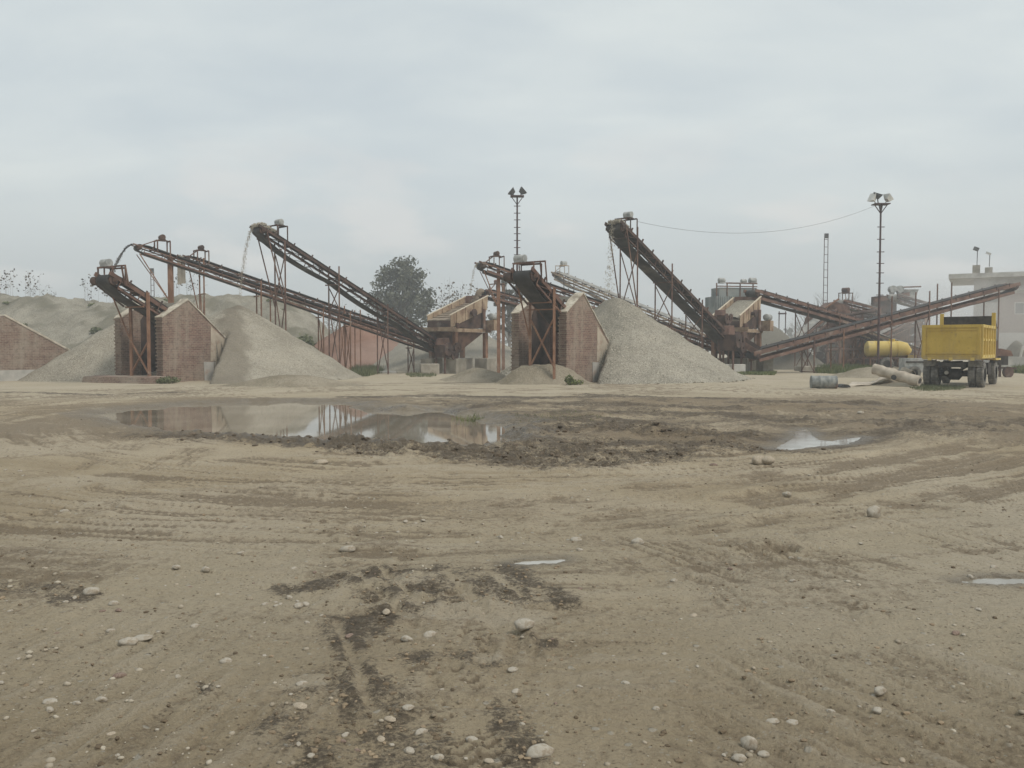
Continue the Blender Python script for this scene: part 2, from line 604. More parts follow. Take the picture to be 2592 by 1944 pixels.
PUDDLES = [
    [(245, 1046), (300, 1034), (420, 1024), (560, 1017), (680, 1013), (800, 1014), (900, 1018), (920, 1030), (1000, 1036), (1110, 1035), (1180, 1048), (1290, 1075), (1300, 1108), (1240, 1122), (1130, 1118), (1010, 1119), (900, 1116), (760, 1106), (620, 1098), (450, 1094), (400, 1083), (300, 1062)],
    [(1965, 1134), (2008, 1114), (2024, 1090), (2040, 1084), (2052, 1100), (2066, 1113), (2110, 1115), (2180, 1105), (2150, 1121), (2060, 1129), (1995, 1136)],
    [(2425, 1478), (2500, 1469), (2620, 1472), (2640, 1484), (2500, 1484)],
    [(1300, 1432), (1335, 1425), (1390, 1424), (1425, 1422), (1400, 1430), (1350, 1433)],
]
PUD = [gpoly(p) for p in PUDDLES]
WATER_Z = -0.055
PUD_Z = [-0.055, -0.012, 0.012, 0.012, 0.0, 0.0]
# dark mud strokes: (points, width m, clod amplitude m)
MUD = [
    ([(430, 1108), (600, 1112), (760, 1120), (900, 1132), (1010, 1142)], 0.85, 0.075),
    ([(900, 1125), (1080, 1138), (1180, 1150), (1300, 1158), (1440, 1168)], 1.0, 0.10),
    ([(1300, 1112), (1400, 1140), (1600, 1160), (1720, 1150)], 0.8, 0.06),
    ([(1330, 1095), (1440, 1090), (1520, 1088), (1600, 1098), (1800, 1104), (1950, 1110)], 0.8, 0.11),
    ([(1400, 1128), (1600, 1126), (1800, 1128), (1960, 1142)], 0.8, 0.05),
    ([(900, 1008), (1100, 1004), (1330, 1012), (1560, 1004)], 0.9, 0.04),
    ([(1500, 1003), (1800, 1010), (2030, 1022), (2200, 1026)], 0.9, 0.05),
    ([(0, 995), (100, 996), (280, 1000), (460, 995)], 0.4, 0.03),
    ([(1450, 1050), (1700, 1052), (1900, 1062), (2020, 1070)], 0.8, 0.05),
    ([(1200, 1078), (1420, 1070), (1700, 1085)], 0.5, 0.03),
    ([(2100, 1135), (2230, 1110), (2330, 1075)], 0.4, 0.03),
    ([(1150, 1040), (1350, 1032), (1600, 1030), (1850, 1040)], 0.8, 0.05),
    ([(1300, 1060), (1500, 1066), (1650, 1072)], 0.5, 0.04),
    ([(730, 1490), (830, 1480)], 0.17, 0.02),
    ([(900, 1470), (980, 1455), (1090, 1492)], 0.22, 0.02),
    ([(960, 1505), (1010, 1495)], 0.2, 0.02),
    ([(1120, 1448), (1210, 1500)], 0.2, 0.015),
    ([(1220, 1455), (1330, 1530)], 0.2, 0.015),
    ([(1290, 1440), (1420, 1530)], 0.16, 0.015),
    ([(980, 1556), (1060, 1540), (1120, 1528)], 0.22, 0.02),
    ([(880, 1588), (930, 1592)], 0.2, 0.012),
    ([(1050, 1668), (1160, 1662), (1250, 1682)], 0.13, 0.025),
    ([(1330, 1628), (1380, 1632)], 0.08, 0.02),
    ([(870, 1560), (890, 1640), (900, 1720)], 0.12, 0.012),
    ([(830, 1730), (930, 1780), (1000, 1860), (1010, 1960)], 0.24, 0.015),
    ([(740, 1850), (790, 1960)], 0.18, 0.012),
    ([(1270, 1790), (1330, 1940)], 0.11, 0.012),
    ([(510, 1735), (525, 1765)], 0.045, 0.005),
    ([(0, 1500), (120, 1490), (180, 1520)], 0.17, 0.01),
]
MUDS = [(gpoly(a), b, c) for a, b, c in MUD]
# rutted wheel tracks: (points, half width m, depth m, strength)
TRACKS = [
    ([(1300, 1446), (1500, 1434), (1740, 1418), (1960, 1396)], 0.16, 0.04, 1.0),
    ([(1560, 1452), (1760, 1440), (1900, 1412), (1980, 1394)], 0.12, 0.03, 1.0),
    ([(1230, 1300), (1600, 1262), (1800, 1232), (2200, 1175), (2592, 1110)], 0.38, 0.04, 1.0),
    ([(1000, 1345), (1500, 1330), (2000, 1262), (2592, 1150)], 0.38, 0.04, 0.9),
    ([(1500, 1400), (2200, 1300), (2592, 1235)], 0.34, 0.035, 0.95),
    ([(400, 1250), (560, 1235), (700, 1252), (860, 1262), (940, 1240)], 0.35, 0.03, 0.8),
    ([(0, 1345), (60, 1330), (200, 1300), (420, 1180), (500, 1140)], 0.3, 0.03, 0.7),
    ([(0, 1240), (240, 1190), (330, 1120)], 0.3, 0.03, 0.6),
    ([(2290, 1630), (2390, 1680), (2480, 1712)], 0.07, 0.02, 1.0),
    ([(2240, 1630), (2330, 1690), (2450, 1705)], 0.05, 0.012, 0.9),
    ([(1930, 1720), (2050, 1790), (2120, 1830)], 0.04, 0.012, 0.9),
    ([(2030, 1815), (2110, 1865), (2150, 1885)], 0.04, 0.012, 0.9),
    ([(2400, 1552), (2500, 1575)], 0.10, 0.015, 0.8),
    ([(1820, 1490), (1870, 1528)], 0.06, 0.02, 1.0),
    ([(1780, 1490), (1830, 1525)], 0.04, 0.012, 0.9),
    ([(1960, 1470), (2080, 1485)], 0.12, 0.012, 0.8),
    ([(2150, 1412), (2230, 1410)], 0.12, 0.012, 0.9),
    ([(2190, 1520), (2300, 1530)], 0.10, 0.012, 0.8),
    ([(2380, 1330), (2470, 1338)], 0.15, 0.012, 0.8),
    ([(700, 1250), (860, 1262), (940, 1240)], 0.3, 0.01, 0.7),
    ([(1700, 1250), (1780, 1240)], 0.2, 0.02, 1.0),
    ([(1480, 1490), (1700, 1450), (1900, 1440)], 0.2, 0.01, 0.7),
    ([(640, 1720), (650, 1765)], 0.04, 0.012, 0.9),
    ([(480, 1700), (440, 1900)], 0.12, 0.01, 0.5),
    ([(700, 1650), (680, 1940)], 0.12, 0.01, 0.6),
    ([(1500, 1900), (1300, 1700), (1180, 1560)], 0.14, 0.01, 0.5),
]
TRACKG = [(gpoly(a), b, c, d) for a, b, c, d in TRACKS]
# lugged tyre prints
TREAD = [([(1060, 1700), (1110, 1790), (1180, 1960)], 0.09), ([(1180, 1790), (1260, 1960)], 0.07), ([(1130, 1640), (1210, 1760)], 0.06), ([(1020, 1640), (940, 1500)], 0.09), ([(1240, 1640), (1130, 1500)], 0.08), ([(2060, 1500), (2240, 1570)], 0.09)]
TREADG = [(gpoly(a), b) for a, b in TREAD]
# thin smooth rut lines pressed through the near mud
LINES = [([(860, 1425), (960, 1500), (1090, 1615)], 0.03), ([(960, 1440), (1050, 1515)], 0.025), ([(1130, 1450), (1220, 1545), (1330, 1655)], 0.04),
         ([(1220, 1440), (1330, 1520)], 0.028), ([(850, 1570), (900, 1680), (930, 1790), (960, 1830)], 0.03), ([(1290, 1590), (1360, 1660)], 0.03), ([(1000, 1530), (1190, 1500)], 0.025)]
LINESG = [(gpoly(a), b) for a, b in LINES]
PUD_SCALE = [1.0, 0.3, 0.10, 0.10, 0.12, 0.12]


def near_idx(x, y, P, m):
    lo, hi = P.min(0) - m, P.max(0) + m
    return np.where((x > lo[0]) & (x < hi[0]) & (y > lo[1]) & (y < hi[1]))[0]


def ground_fields(x, y):
    r = np.hypot(x, y)
    near = sstep(60, 30, r)
    # tyre sweep round the puddle
    rc, th = np.hypot(x + 0.5, y - 21), np.arctan2(x + 0.5, 21 - y)
    stri = fbm(rc * 3.2, th * 2.6, 4, 3) - 0.5
    stri2 = fbm(rc * 9.0, th * 5.0, 3, 9) - 0.5
    arcm = sstep(4, 8, rc) * sstep(26, 16, rc)
    # straight drag marks in the foreground
    drag = fbm(x * 7.0 - y * 0.8, y * 0.7, 3, 19) - 0.5
    dragm = sstep(9, 6, y)
    h = (fbm(x * 0.12, y * 0.12, 3, 5) - 0.5) * 0.10
    h = h + (fbm(x * 0.9, y * 0.9, 4, 6) - 0.5) * 0.07 * near
    h = h + stri * 0.06 * arcm + stri2 * 0.022 * arcm + drag * 0.02 * dragm
    fine = fbm(x * 7, y * 7, 5, 8, 0.6) - 0.5
    h = h + fine * 0.034 * sstep(40, 15, r)
    # fine tread lines: sweeping arcs, a diagonal set on the right, straight ones on the left
    ga, gb = G(1700, 1650), G(2150, 1885)
    du, dv = gb.x - ga.x, gb.y - ga.y
    ll = math.hypot(du, dv)
    du, dv = du / ll, dv / ll
    gate = sstep(0.40, 0.56, fbm(x * 0.45, y * 0.45, 3, 101))
    gate2 = sstep(0.42, 0.58, fbm(x * 0.8, y * 0.8, 3, 102))
    sA = fbm(rc * 12, th * 5.0, 4, 103, 0.6)
    sB = fbm((x * dv - y * du) * 15, (x * du + y * dv) * 1.1, 4, 104, 0.6)
    sC = fbm((x - y * 0.12) * 15, y * 0.9, 4, 105, 0.6)
    wB = sstep(0.2, 1.4, x) * sstep(9, 6.5, y)
    wC = sstep(0.6, -0.4, x) * sstep(7, 5.2, y)
    wA = np.clip(arcm - np.maximum(wB, wC) * 0.8, 0, 1)
    lines_d = wA * gate * sstep(0.52, 0.64, sA) + wB * gate2 * sstep(0.53, 0.66, sB) + wC * gate * sstep(0.53, 0.66, sC) * 0.8
    lines_p = wA * gate * sstep(0.47, 0.37, sA) + wB * gate2 * sstep(0.46, 0.36, sB) + wC * gate * sstep(0.46, 0.36, sC) * 0.8
    h = h + (lines_p - lines_d) * 0.013
    h = h + 0.015
    h = np.maximum(h, -0.03)
    midr = sstep(13.5, 16, y) * sstep(29, 25, y) * sstep(15, 8, np.abs(x - 2.5))
    h = h + midr * (0.24 * (fbm(x * 1.1, y * 1.7, 5, 91, 0.62) - 0.45) + 0.03)
    h = np.maximum(h, -0.03)
    mud = np.zeros(x.shape)
    clodn = fbm(x * 3.1, y * 3.1, 4, 21)
    clod2 = fbm(x * 9, y * 9, 4, 22, 0.6)
    edge = fbm(x * 2.2, y * 2.2, 4, 31)
    edge2 = fbm(x * 6.5, y * 6.5, 4, 33)
    for P, wd, clod in MUDS:
        k = near_idx(x, y, P, 3 * wd + 0.3)
        if not len(k):
            continue
        d, arc = seg_dist(x[k], y[k], P)
        d = d + wd * 0.9 * (edge2[k] - 0.5)
        prof = np.exp(-(d / wd) ** 2)
        m = np.clip(prof * 1.05 + (edge[k] - 0.5) * 1.0 + (edge2[k] - 0.5) * 0.8, 0, 1) * sstep(0.02, 0.5, prof)
        mud[k] = np.maximum(mud[k], m * (0.9 + 0.5 * np.clip(drag[k] * 3, -0.5, 0.5) if P[:, 1].mean() < 8 else 1.0))
        h[k] += clod * prof * (0.15 + 2.0 * np.clip(clodn[k] - 0.48, 0, 1) + 1.2 * (clod2[k] - 0.5))
    mud = np.maximum(mud, 0.75 * midr * sstep(-9, -4, x) * sstep(0.40, 0.62, fbm(x * 0.9, y * 2.4, 5, 131, 0.6)))
    damp_t = np.zeros(x.shape)
    for P, wd, dep, amt in TRACKG:
        k = near_idx(x, y, P, 2 * wd + 0.3)
        if not len(k):
            continue
        d, arc = seg_dist(x[k], y[k], P)
        e = sstep(1.35 * wd, 0.6 * wd, d + wd * 0.8 * (edge2[k] - 0.5)) * sstep(0.34, 0.62, fbm(arc * 0.9, d * 4 / (wd + 0.05) * 0.2, 3, 47) * 0.6 + edge[k] * 0.4)
        rib = 0.5 + 0.5 * np.cos(d * 2 * np.pi / max(wd / 2.2, 0.035))
        damp_t[k] = np.maximum(damp_t[k], e * amt * (0.6 + 0.5 * rib))
        h[k] += e * dep * (-0.7 + 0.6 * (1 - rib)) + dep * 0.5 * np.exp(-((d - wd * 1.35) / (wd * 0.35)) ** 2) * sstep(0.4, 0.6, edge[k])
    for P, wd in TREADG:
        k = near_idx(x, y, P, 2 * wd)
        if not len(k):
            continue
        d, arc = seg_dist(x[k], y[k], P)
        lug = sstep(0.2, 0.7, np.sin((arc + d * 0.7) * 2 * np.pi / 0.085)) * sstep(wd, wd * 0.7, d) * sstep(0.4, 0.55, edge2[k])
        damp_t[k] = np.maximum(damp_t[k], lug)
        h[k] -= 0.012 * lug
    for P, wd in LINESG:
        k = near_idx(x, y, P, 4 * wd)
        d, _ = seg_dist(x[k], y[k], P)
        d = d + wd * 0.8 * (edge2[k] - 0.5)
        q = np.exp(-(d / wd) ** 2)
        mud[k] = mud[k] * (1 - 0.9 * q)
        h[k] += -0.012 * q + 0.008 * np.exp(-((d - wd * 2) / wd) ** 2)
    wet = np.zeros(x.shape)
    shore = (fbm(x * 1.3, y * 1.3, 4, 41) - 0.5)
    for P, big, lev in zip(PUD, PUD_SCALE, PUD_Z):
        k = near_idx(x, y, P, 2.5)
        if not len(k):
            continue
        s = sdist(x[k], y[k], P)
        s = s + (shore[k] * 1.1 if big == 1.0 else (edge2[k] - 0.5) * 0.7 * big)
        if big == 1.0:
            dip = sstep(0.5 * big, -0.45 * big, s)
            h[k] = h[k] * (1 - dip) + (-0.11 + 0.10 * (edge[k] - 0.5) + 0.06 * (clod2[k] - 0.5)) * dip
        else:
            flat = sstep(0.9, 0.25, s)
            h[k] = h[k] * (1 - flat) + (lev + 0.012 + 0.012 * (clod2[k] - 0.5)) * flat
            dip = sstep(0.35 * big, -0.15 * big, s)
            h[k] = h[k] - dip * (0.03 + 0.02 * (edge2[k] - 0.5))
        wet[k] = np.maximum(wet[k], sstep(1.3 * big + 0.08, 0.0, s))
    # pale spots in the near mud
    spot = np.zeros(x.shape)
    for px, py, rx in ((1160, 1550, 0.30), (1275, 1555, 0.32), (1040, 1468, 0.25), (765, 1735, 0.14), (1245, 1668, 0.14), (200, 1225, 0.9), (40, 1140, 1.2)):
        c = G(px, py)
        q = np.exp(-(((x - c.x) / rx) ** 2 + ((y - c.y) / (rx * 0.8)) ** 2))
        spot = np.maximum(spot, sstep(0.25, 0.95, q + (edge2 - 0.5) * 1.2) * 0.8)
    mud = mud * (1 - spot)
    pale = np.clip(sstep(0.50, 0.70, fbm(x * 0.35 + 4, y * 0.35, 4, 51)) * (1 - mud) * 0.8 + spot * 1.2 + np.clip(stri2, 0, 1) * arcm * 0.9 + lines_p * 0.8, 0, 1.2)
    grey = np.clip(sstep(22, 33, y) + sstep(0.45, 0.75, fbm(x * 0.16, y * 0.16, 3, 61)) * 0.6 + sstep(1, 6, x) * sstep(12, 6, y) * 0.6, 0, 1)
    damp = np.clip(sstep(0.45, 0.70, fbm(x * 0.5 + 9, y * 0.5, 4, 71)) * 0.35 + np.clip(stri2 * 2.0, 0, 1) * arcm * 0.5 + np.clip(-stri * 1.6, 0, 1) * arcm * 0.8 + np.clip(-drag * 2, 0, 1) * dragm * 0.3 + lines_d * (0.85 - 0.35 * np.maximum(wB, wC)), 0, 1)
    damp = damp * (1 - 0.45 * sstep(6.2, 4.8, y))
    # trodden belt around the puddle (churned, browner)
    mid = sstep(13.5, 15.5, y) * sstep(29, 26, y) * sstep(16, 9, np.abs(x - 1))
    damp = np.clip(damp + mid * (0.45 + 0.75 * sstep(0.35, 0.62, fbm(x * 0.7, y * 2.2, 4, 81))), 0, 1)
    damp = np.maximum(damp, damp_t * 1.15) * (1 - spot)
    return h, mud, wet, pale, grey, damp


def Hg(x, y):
    return float(ground_fields(np.array([float(x)]), np.array([float(y)]))[0][0])


def ground_mat():
    t = NT('packed_earth', 0.93, 0.25)
    big = t.ramp(t.noise(0.5, 6, 0.65), 0.33, 0.68)
    c = t.mix(big, (0.328, 0.260, 0.166), (0.432, 0.355, 0.243))
    c = t.mix(t.math('MULTIPLY', t.attr('grey'), 0.75), c, (0.425, 0.37, 0.275))
    c = t.mix(t.math('MULTIPLY', t.attr('pale'), 0.5), c, (0.47, 0.405, 0.31))
    # damp soil breaks up into crumbs: the mask is thresholded against fine noise
    g1 = t.noise(16, 7, 0.72)
    dm = t.ramp(t.math('ADD', t.attr('damp'), t.math('MULTIPLY', t.math('SUBTRACT', g1, 0.5), 2.2)), 0.15, 0.85)
    c = t.mix(t.math('MULTIPLY', dm, 0.72), c, (0.170, 0.128, 0.083))
    # gritty speckle at several sizes
    c = t.mix(t.math('MULTIPLY', t.ramp(t.noise(38, 5, 0.75), 0.52, 0.70), 0.55), c, (0.15, 0.115, 0.075))
    c = t.mix(t.math('MULTIPLY', t.ramp(t.noise(75, 4, 0.8), 0.54, 0.72), 0.5), c, (0.47, 0.415, 0.33))
    vc = t.voro(17.0, out="Color")
    sep = t.n.new("ShaderNodeSeparateColor")
    t.l.new(vc, sep.inputs[0])
    vd = t.voro(17.0)
    peb = t.math('MULTIPLY', t.ramp(sep.outputs[0], 0.93, 0.97), t.ramp(vd, 0.36, 0.2))
    c = t.mix(t.math('MULTIPLY', peb, 0.8), c, (0.44, 0.40, 0.33))
    vc2 = t.voro(45.0, out="Color")
    sep2 = t.n.new("ShaderNodeSeparateColor")
    t.l.new(vc2, sep2.inputs[0])
    vd2 = t.voro(45.0)
    peb2 = t.math('MULTIPLY', t.ramp(sep2.outputs[1], 0.86, 0.95), t.ramp(vd2, 0.42, 0.25))
    c = t.mix(t.math('MULTIPLY', peb2, 0.7), c, (0.42, 0.38, 0.31))
    dark2 = t.math('MULTIPLY', t.ramp(sep2.outputs[2], 0.90, 0.95), t.ramp(vd2, 0.45, 0.25))
    c = t.mix(t.math('MULTIPLY', dark2, 0.7), c, (0.10, 0.078, 0.05))
    nz = t.math('ADD', t.math('MULTIPLY', t.noise(9, 5, 0.7), 0.5), t.math('MULTIPLY', t.noise(42, 4, 0.75), 0.5))
    mudf = t.ramp(t.math('ADD', t.attr('mud'), t.math('MULTIPLY', t.math('SUBTRACT', nz, 0.5), 4.5)), 0.30, 1.05)
    c = t.mix(t.math('MULTIPLY', mudf, 0.9), c, t.mix(t.ramp(t.noise(30, 6, 0.75), 0.35, 0.65), (0.045, 0.034, 0.023), (0.125, 0.096, 0.066)))
    c = t.mix(t.math('MULTIPLY', t.attr('wet'), 0.55), c, (0.13, 0.105, 0.074))
    t.base(c)
    rg = t.math('SUBTRACT', 0.94, t.math('MULTIPLY', t.attr('wet'), 0.5))
    rg = t.math('SUBTRACT', rg, t.math('MULTIPLY', mudf, 0.2))
    t.rgh(rg)
    hh = t.math('ADD', t.noise(20, 7, 0.75), t.math('MULTIPLY', peb, 0.25))
    t.bump(hh, 1.0, 0.05)
    return t.m


def build_ground():
    az = np.concatenate([np.linspace(-180, -50, 36)[:-1], np.linspace(-50, -41, 14)[:-1], np.linspace(-41, 41, 800), np.linspace(41, 50, 14)[1:], np.linspace(50, 180, 36)[1:-1]])
    az = np.radians(az)
    rr = np.concatenate([np.linspace(0.4, 2.8, 30)[:-1], np.geomspace(2.8, 60, 500)[:-1], np.geomspace(60, 950, 60)])
    A, Q = np.meshgrid(az, rr)
    na, nr = len(az), len(rr)
    x, y = (Q * np.sin(A)).ravel(), (Q * np.cos(A)).ravel()
    h, mud, wet, pale, grey, damp = ground_fields(x, y)
    verts = np.stack([x, y, h], 1)
    i, j = np.meshgrid(np.arange(nr - 1), np.arange(na), indexing='ij')
    j2 = (j + 1) % na
    f = np.stack([i * na + j, i * na + j2, (i + 1) * na + j2, (i + 1) * na + j], -1).reshape(-1, 4)[:, ::-1]
    # close the middle
    verts = np.vstack([verts, [[0, 0, 0.0]]])
    c = len(verts) - 1
    fan = np.stack([np.arange(0, na - 1, 2), np.arange(1, na, 2)[:len(np.arange(0, na - 1, 2))], np.minimum(np.arange(2, na + 1, 2), na)[:len(np.arange(0, na - 1, 2))] % na, np.full(len(np.arange(0, na - 1, 2)), c)], 1)[:, ::-1]
    o = np_mesh('ground', verts, np.vstack([f, fan]), ground_mat())
    for nm, arr in (('mud', mud), ('wet', wet), ('pale', pale), ('grey', grey), ('damp', damp)):
        a = o.data.attributes.new(nm, 'FLOAT', 'POINT')
        a.data.foreach_set('value', np.append(arr, 0).astype(np.float32))
    tag(o, kind='structure')


build_ground()

tw = NT('murky_water', 0.035, 0.5)
tw.b.inputs["IOR"].default_value = 1.33
tw.base(tw.mix(tw.ramp(tw.noise(0.7, 4), 0.4, 0.65), (0.19, 0.16, 0.115), (0.27, 0.23, 0.175)))
tw.bump(tw.noise(2.2, 3, 0.5), 0.03, 0.01)
tm = NT('milky_water', 0.06, 0.5)
tm.b.inputs["IOR"].default_value = 1.33
tm.base(tm.mix(tm.ramp(tm.noise(2.5, 4), 0.4, 0.65), (0.24, 0.22, 0.18), (0.38, 0.36, 0.32)))
for P, lev, big in zip(PUD, PUD_Z, PUD_SCALE):
    mb = MB()
    if big == 1.0:
        mn, mx = P.min(0) - 0.9, P.max(0) + 0.9
        e, cc, n = (mx - mn) / 2, (mx + mn) / 2, 40
        mb.v = [V((cc[0] + e[0] * 1.15 * math.cos(2 * math.pi * k / n), cc[1] + e[1] * 1.15 * math.sin(2 * math.pi * k / n), lev)) for k in range(n)]
    else:
        # the outline grown outwards a little, under the level rim of the ground
        n = len(P)
        area = sum(P[i][0] * P[(i + 1) % n][1] - P[(i + 1) % n][0] * P[i][1] for i in range(n))
        sg = 1 if area > 0 else -1
        for i in range(n):
            d1 = P[i] - P[i - 1]
            d2 = P[(i + 1) % n] - P[i]
            d1, d2 = d1 / (np.hypot(*d1) + 1e-9), d2 / (np.hypot(*d2) + 1e-9)
            nn_ = np.array([d1[1] + d2[1], -d1[0] - d2[0]]) * sg
            nn_ = nn_ / (np.hypot(*nn_) + 1e-9)
            q = P[i] + nn_ * 0.07
            mb.v.append(V((q[0], q[1], lev)))
    mb.f = [list(range(len(mb.v)))]
    tag(mb.build('puddle', tw.m if big == 1.0 else tm.m), kind='structure')

# ------------------------------------------------------------------ heaps (height fields)


def heightfield(name, x0, x1, y0, y1, step, fn, mat, damp=None):
    xs, ys = np.arange(x0, x1 + step, step), np.arange(y0, y1 + step, step)
    X, Y = np.meshgrid(xs, ys)
    Z = fn(X.ravel(), Y.ravel())
    nx, ny = len(xs), len(ys)
    i, j = np.meshgrid(np.arange(ny - 1), np.arange(nx - 1), indexing='ij')
    f = np.stack([i * nx + j, i * nx + j + 1, (i + 1) * nx + j + 1, (i + 1) * nx + j], -1).reshape(-1, 4)
    keep = (Z[f] > -0.06).any(1)
    f = f[keep]
    used = np.unique(f)
    re = np.zeros(len(Z), dtype=np.int64)
    re[used] = np.arange(len(used))
    vx = np.stack([X.ravel(), Y.ravel(), Z], 1)[used]
    c = np.array([(x0 + x1) / 2, (y0 + y1) / 2, 0.0])
    o = np_mesh(name, vx - c, re[f], mat)
    o.location = c
    a = o.data.attributes.new('damp', 'FLOAT', 'POINT')
    dv = damp(vx[:, 0], vx[:, 1], vx[:, 2]) if damp else np.zeros(len(vx))
    a.data.foreach_set('value', np.clip(dv, 0, 1).astype(np.float32))
    return o


def cone(cx, cy, h, rad, seed=0, front=1.0, wob=0.10, rough=0.10, tip=0.35):
    def fn(x, y):
        dx, dy = x - cx, y - cy
        dy = np.where(dy < 0, dy / front, dy)
        th = np.arctan2(dy, dx)
        r = np.hypot(dx, dy)
        r = np.sqrt(r * r + tip * tip) - tip * 0.6
        rr = rad * (1 + wob * (vnoise(th * 1.3 + 9, th * 0 + seed, seed) - 0.5) * 2)
        z = h * (1 - r / rr)
        z = np.where(z < 0.35, z * 0.75 + 0.35 * 0.25 - 0.05 * (0.35 - z), z)   # flared toe
        z = z + rough * (fbm(x * 1.6, y * 1.6, 4, seed + 3) - 0.5) * 2 * sstep(-0.2, 0.4, z)
        z = z + 0.16 * (fbm(th * 7 + 3, r * 0.35 + seed, 4, seed + 8) - 0.5) * sstep(0.2, 1.2, r) * sstep(-0.2, 0.5, z)
        z = z - 0.11
        return z
    return fn


# bin frames -------------------------------------------------------------
BIN_A = dict(o=V((-16.17, 39.5, 0)), a=R(25), w=3.1, L=6.2, zf=3.06, zp=3.93, tp=1.55, te=4.36, ze=1.86)
BIN_B = dict(o=V((2.46, 38.5, 0)), a=R(33), w=2.95, L=6.2, zf=3.26, zp=4.18, tp=1.55, te=4.55, ze=1.66)


def bin_local(b, x, y):
    dx, dy = x - b['o'].x, y - b['o'].y
    s, c = math.sin(b['a']), math.cos(b['a'])
    return dx * s + dy * c, dx * c - dy * s       # t along the wall, p to the right of it


def pile_by_bin(b, base, toe, slope=3.2):
    """a conical pile dumped behind the bin wall; loaders keep the corner by the wall mouth dug clear"""
    def fn(x, y):
        z = base(x, y)
        t, p = bin_local(b, x, y)
        tx, ty = toe
        t0, p0 = bin_local(b, tx, ty)
        # trace of the dug face: from the toe point (t0,p0) to the wall foot at t=3.1
        t1, p1 = 3.1, 0.0
        ex, ey = t1 - t0, p1 - p0
        L = math.hypot(ex, ey)
        dist = ((p - p0) * ex - (t - t0) * ey) / L
        n = fbm(x * 1.1, y * 1.1, 3, 77) - 0.5
        cut = slope * (np.abs(dist) * np.sign(dist)) + n * 0.6
        q = np.minimum(z, cut)
        return np.where(p > 0.0, q, np.where(t > 3.1, z, -0.3))
    return fn


pa = W(600, 773, 47)
pb = W(1556, 753, 46.5)


def damp_a(x, y, z):
    dx, dy = x - pa.x, y - pa.y
    th = np.arctan2(dx, -dy) - 0.31      # 0 towards the camera, negative to the left
    n = fbm(x * 1.2, y * 1.2, 4, 5) - 0.5
    lat = x - pa.x / pa.y * y     # sideways from the fall line of the spill
    top = sstep(3.9, 1.2, z)
    streak = sstep(-0.9 - 1.2 * top, -0.5 - 0.9 * top, lat + n * 0.7) * sstep(0.25 + 0.6 * top, -0.05 + 0.35 * top, lat + n * 0.9) * (dy < 0.3)
    return streak * (0.8 + 0.5 * n) + 0.6 * sstep(0.9, 0.2, np.hypot(dx, dy) * 0.8 + n)


toeA = G(522, 984)
toeB = G(1512, 974)
o = heightfield('gravel_pile', pa.x - 8, pa.x + 8.4, pa.y - 12.5, pa.y + 8, 0.11, pile_by_bin(BIN_A, cone(pa.x, pa.y, pa.z + 0.2, 6.45, 4, 1.5, 0.08, 0.14), (toeA.x, toeA.y)), M['gravel'], damp_a)
tag(o, 'tall grey gravel pile with a darker damp streak below the left conveyor head', 'gravel pile')
o = heightfield('gravel_pile', pb.x - 8, pb.x + 8.2, pb.y - 11, pb.y + 8, 0.11, pile_by_bin(BIN_B, cone(pb.x, pb.y, pb.z + 0.2, 6.65, 9, 1.22, 0.08, 0.14), (toeB.x, toeB.y)), M['gravel_coarse'],
                lambda x, y, z: 0.75 * sstep(1.5, 3.9, z + 1.2 * (fbm(x, y, 4, 3) - 0.5)) * sstep(0.8, -1.2, x - pb.x))
tag(o, 'clean grey gravel cone beside the middle brick bin under the steep conveyor', 'gravel pile')

pz = W(312, 812, 45.5)
o = heightfield('gravel_pile', pz.x - 8, pz.x + 7, pz.y - 9, pz.y + 7, 0.14, cone(pz.x, pz.y, pz.z + 0.2, 4.8, 14, 1.0), M['gravel'])
tag(o, 'pale gravel pile between the left edge wall and the left brick bin', 'gravel pile')
# low spread heap in front of pile A and other low mounds
q = G(730, 980)
o = heightfield('gravel_mound', q.x - 4, q.x + 5, q.y - 2.2, q.y + 4, 0.11, lambda x, y: 0.62 * np.exp(-((x - q.x) / 2.5) ** 2 - ((y - q.y - 0.6) / 1.0) ** 2) - 0.10 + 0.08 * (fbm(x * 2, y * 2, 4, 8) - 0.5), M['dirt'],
                lambda x, y, z: sstep(0.45, 0.7, fbm(x * 1.5, y * 2, 4, 4)) * 0.7)
tag(o, 'low dirty gravel mound spilled at the front foot of the left pile', 'mound')
q2 = G(1375, 973)
o = heightfield('dirt_mound', q2.x - 3.5, q2.x + 3, q2.y - 2, q2.y + 3, 0.09, lambda x, y: np.minimum(1.15 * np.exp(-(np.abs((x - q2.x) / 1.75)) ** 3 - ((y - q2.y - 0.25) / 0.75) ** 2) - 0.12, 0.86) + 0.3 * (fbm(x * 2.2, y * 2.2, 5, 8, 0.6) - 0.5), M['dirt'],
                lambda x, y, z: 0.55 * sstep(0.75, 0.5, z) * sstep(0.3, 0.6, fbm(x * 2, y * 2, 3, 6)))
tag(o, 'lumpy dirt mound piled at the mouth of the middle brick bin', 'mound')
q3 = G(1290, 968)
o = heightfield('dirt_mound', q3.x - 6, q3.x + 1.5, q3.y - 2, q3.y + 6, 0.16, lambda x, y: 0.75 * np.exp(-(((x - q3.x + 0.9) + 0.25 * (y - q3.y)) / 1.5) ** 2 - ((y - q3.y - 2.4) / 2.0) ** 2) - 0.12 + 0.3 * (fbm(x * 1.5, y * 1.5, 5, 18, 0.6) - 0.5), M['dirt'])
tag(o, 'sloping heap of dirt against the left side of the middle brick bin', 'mound')
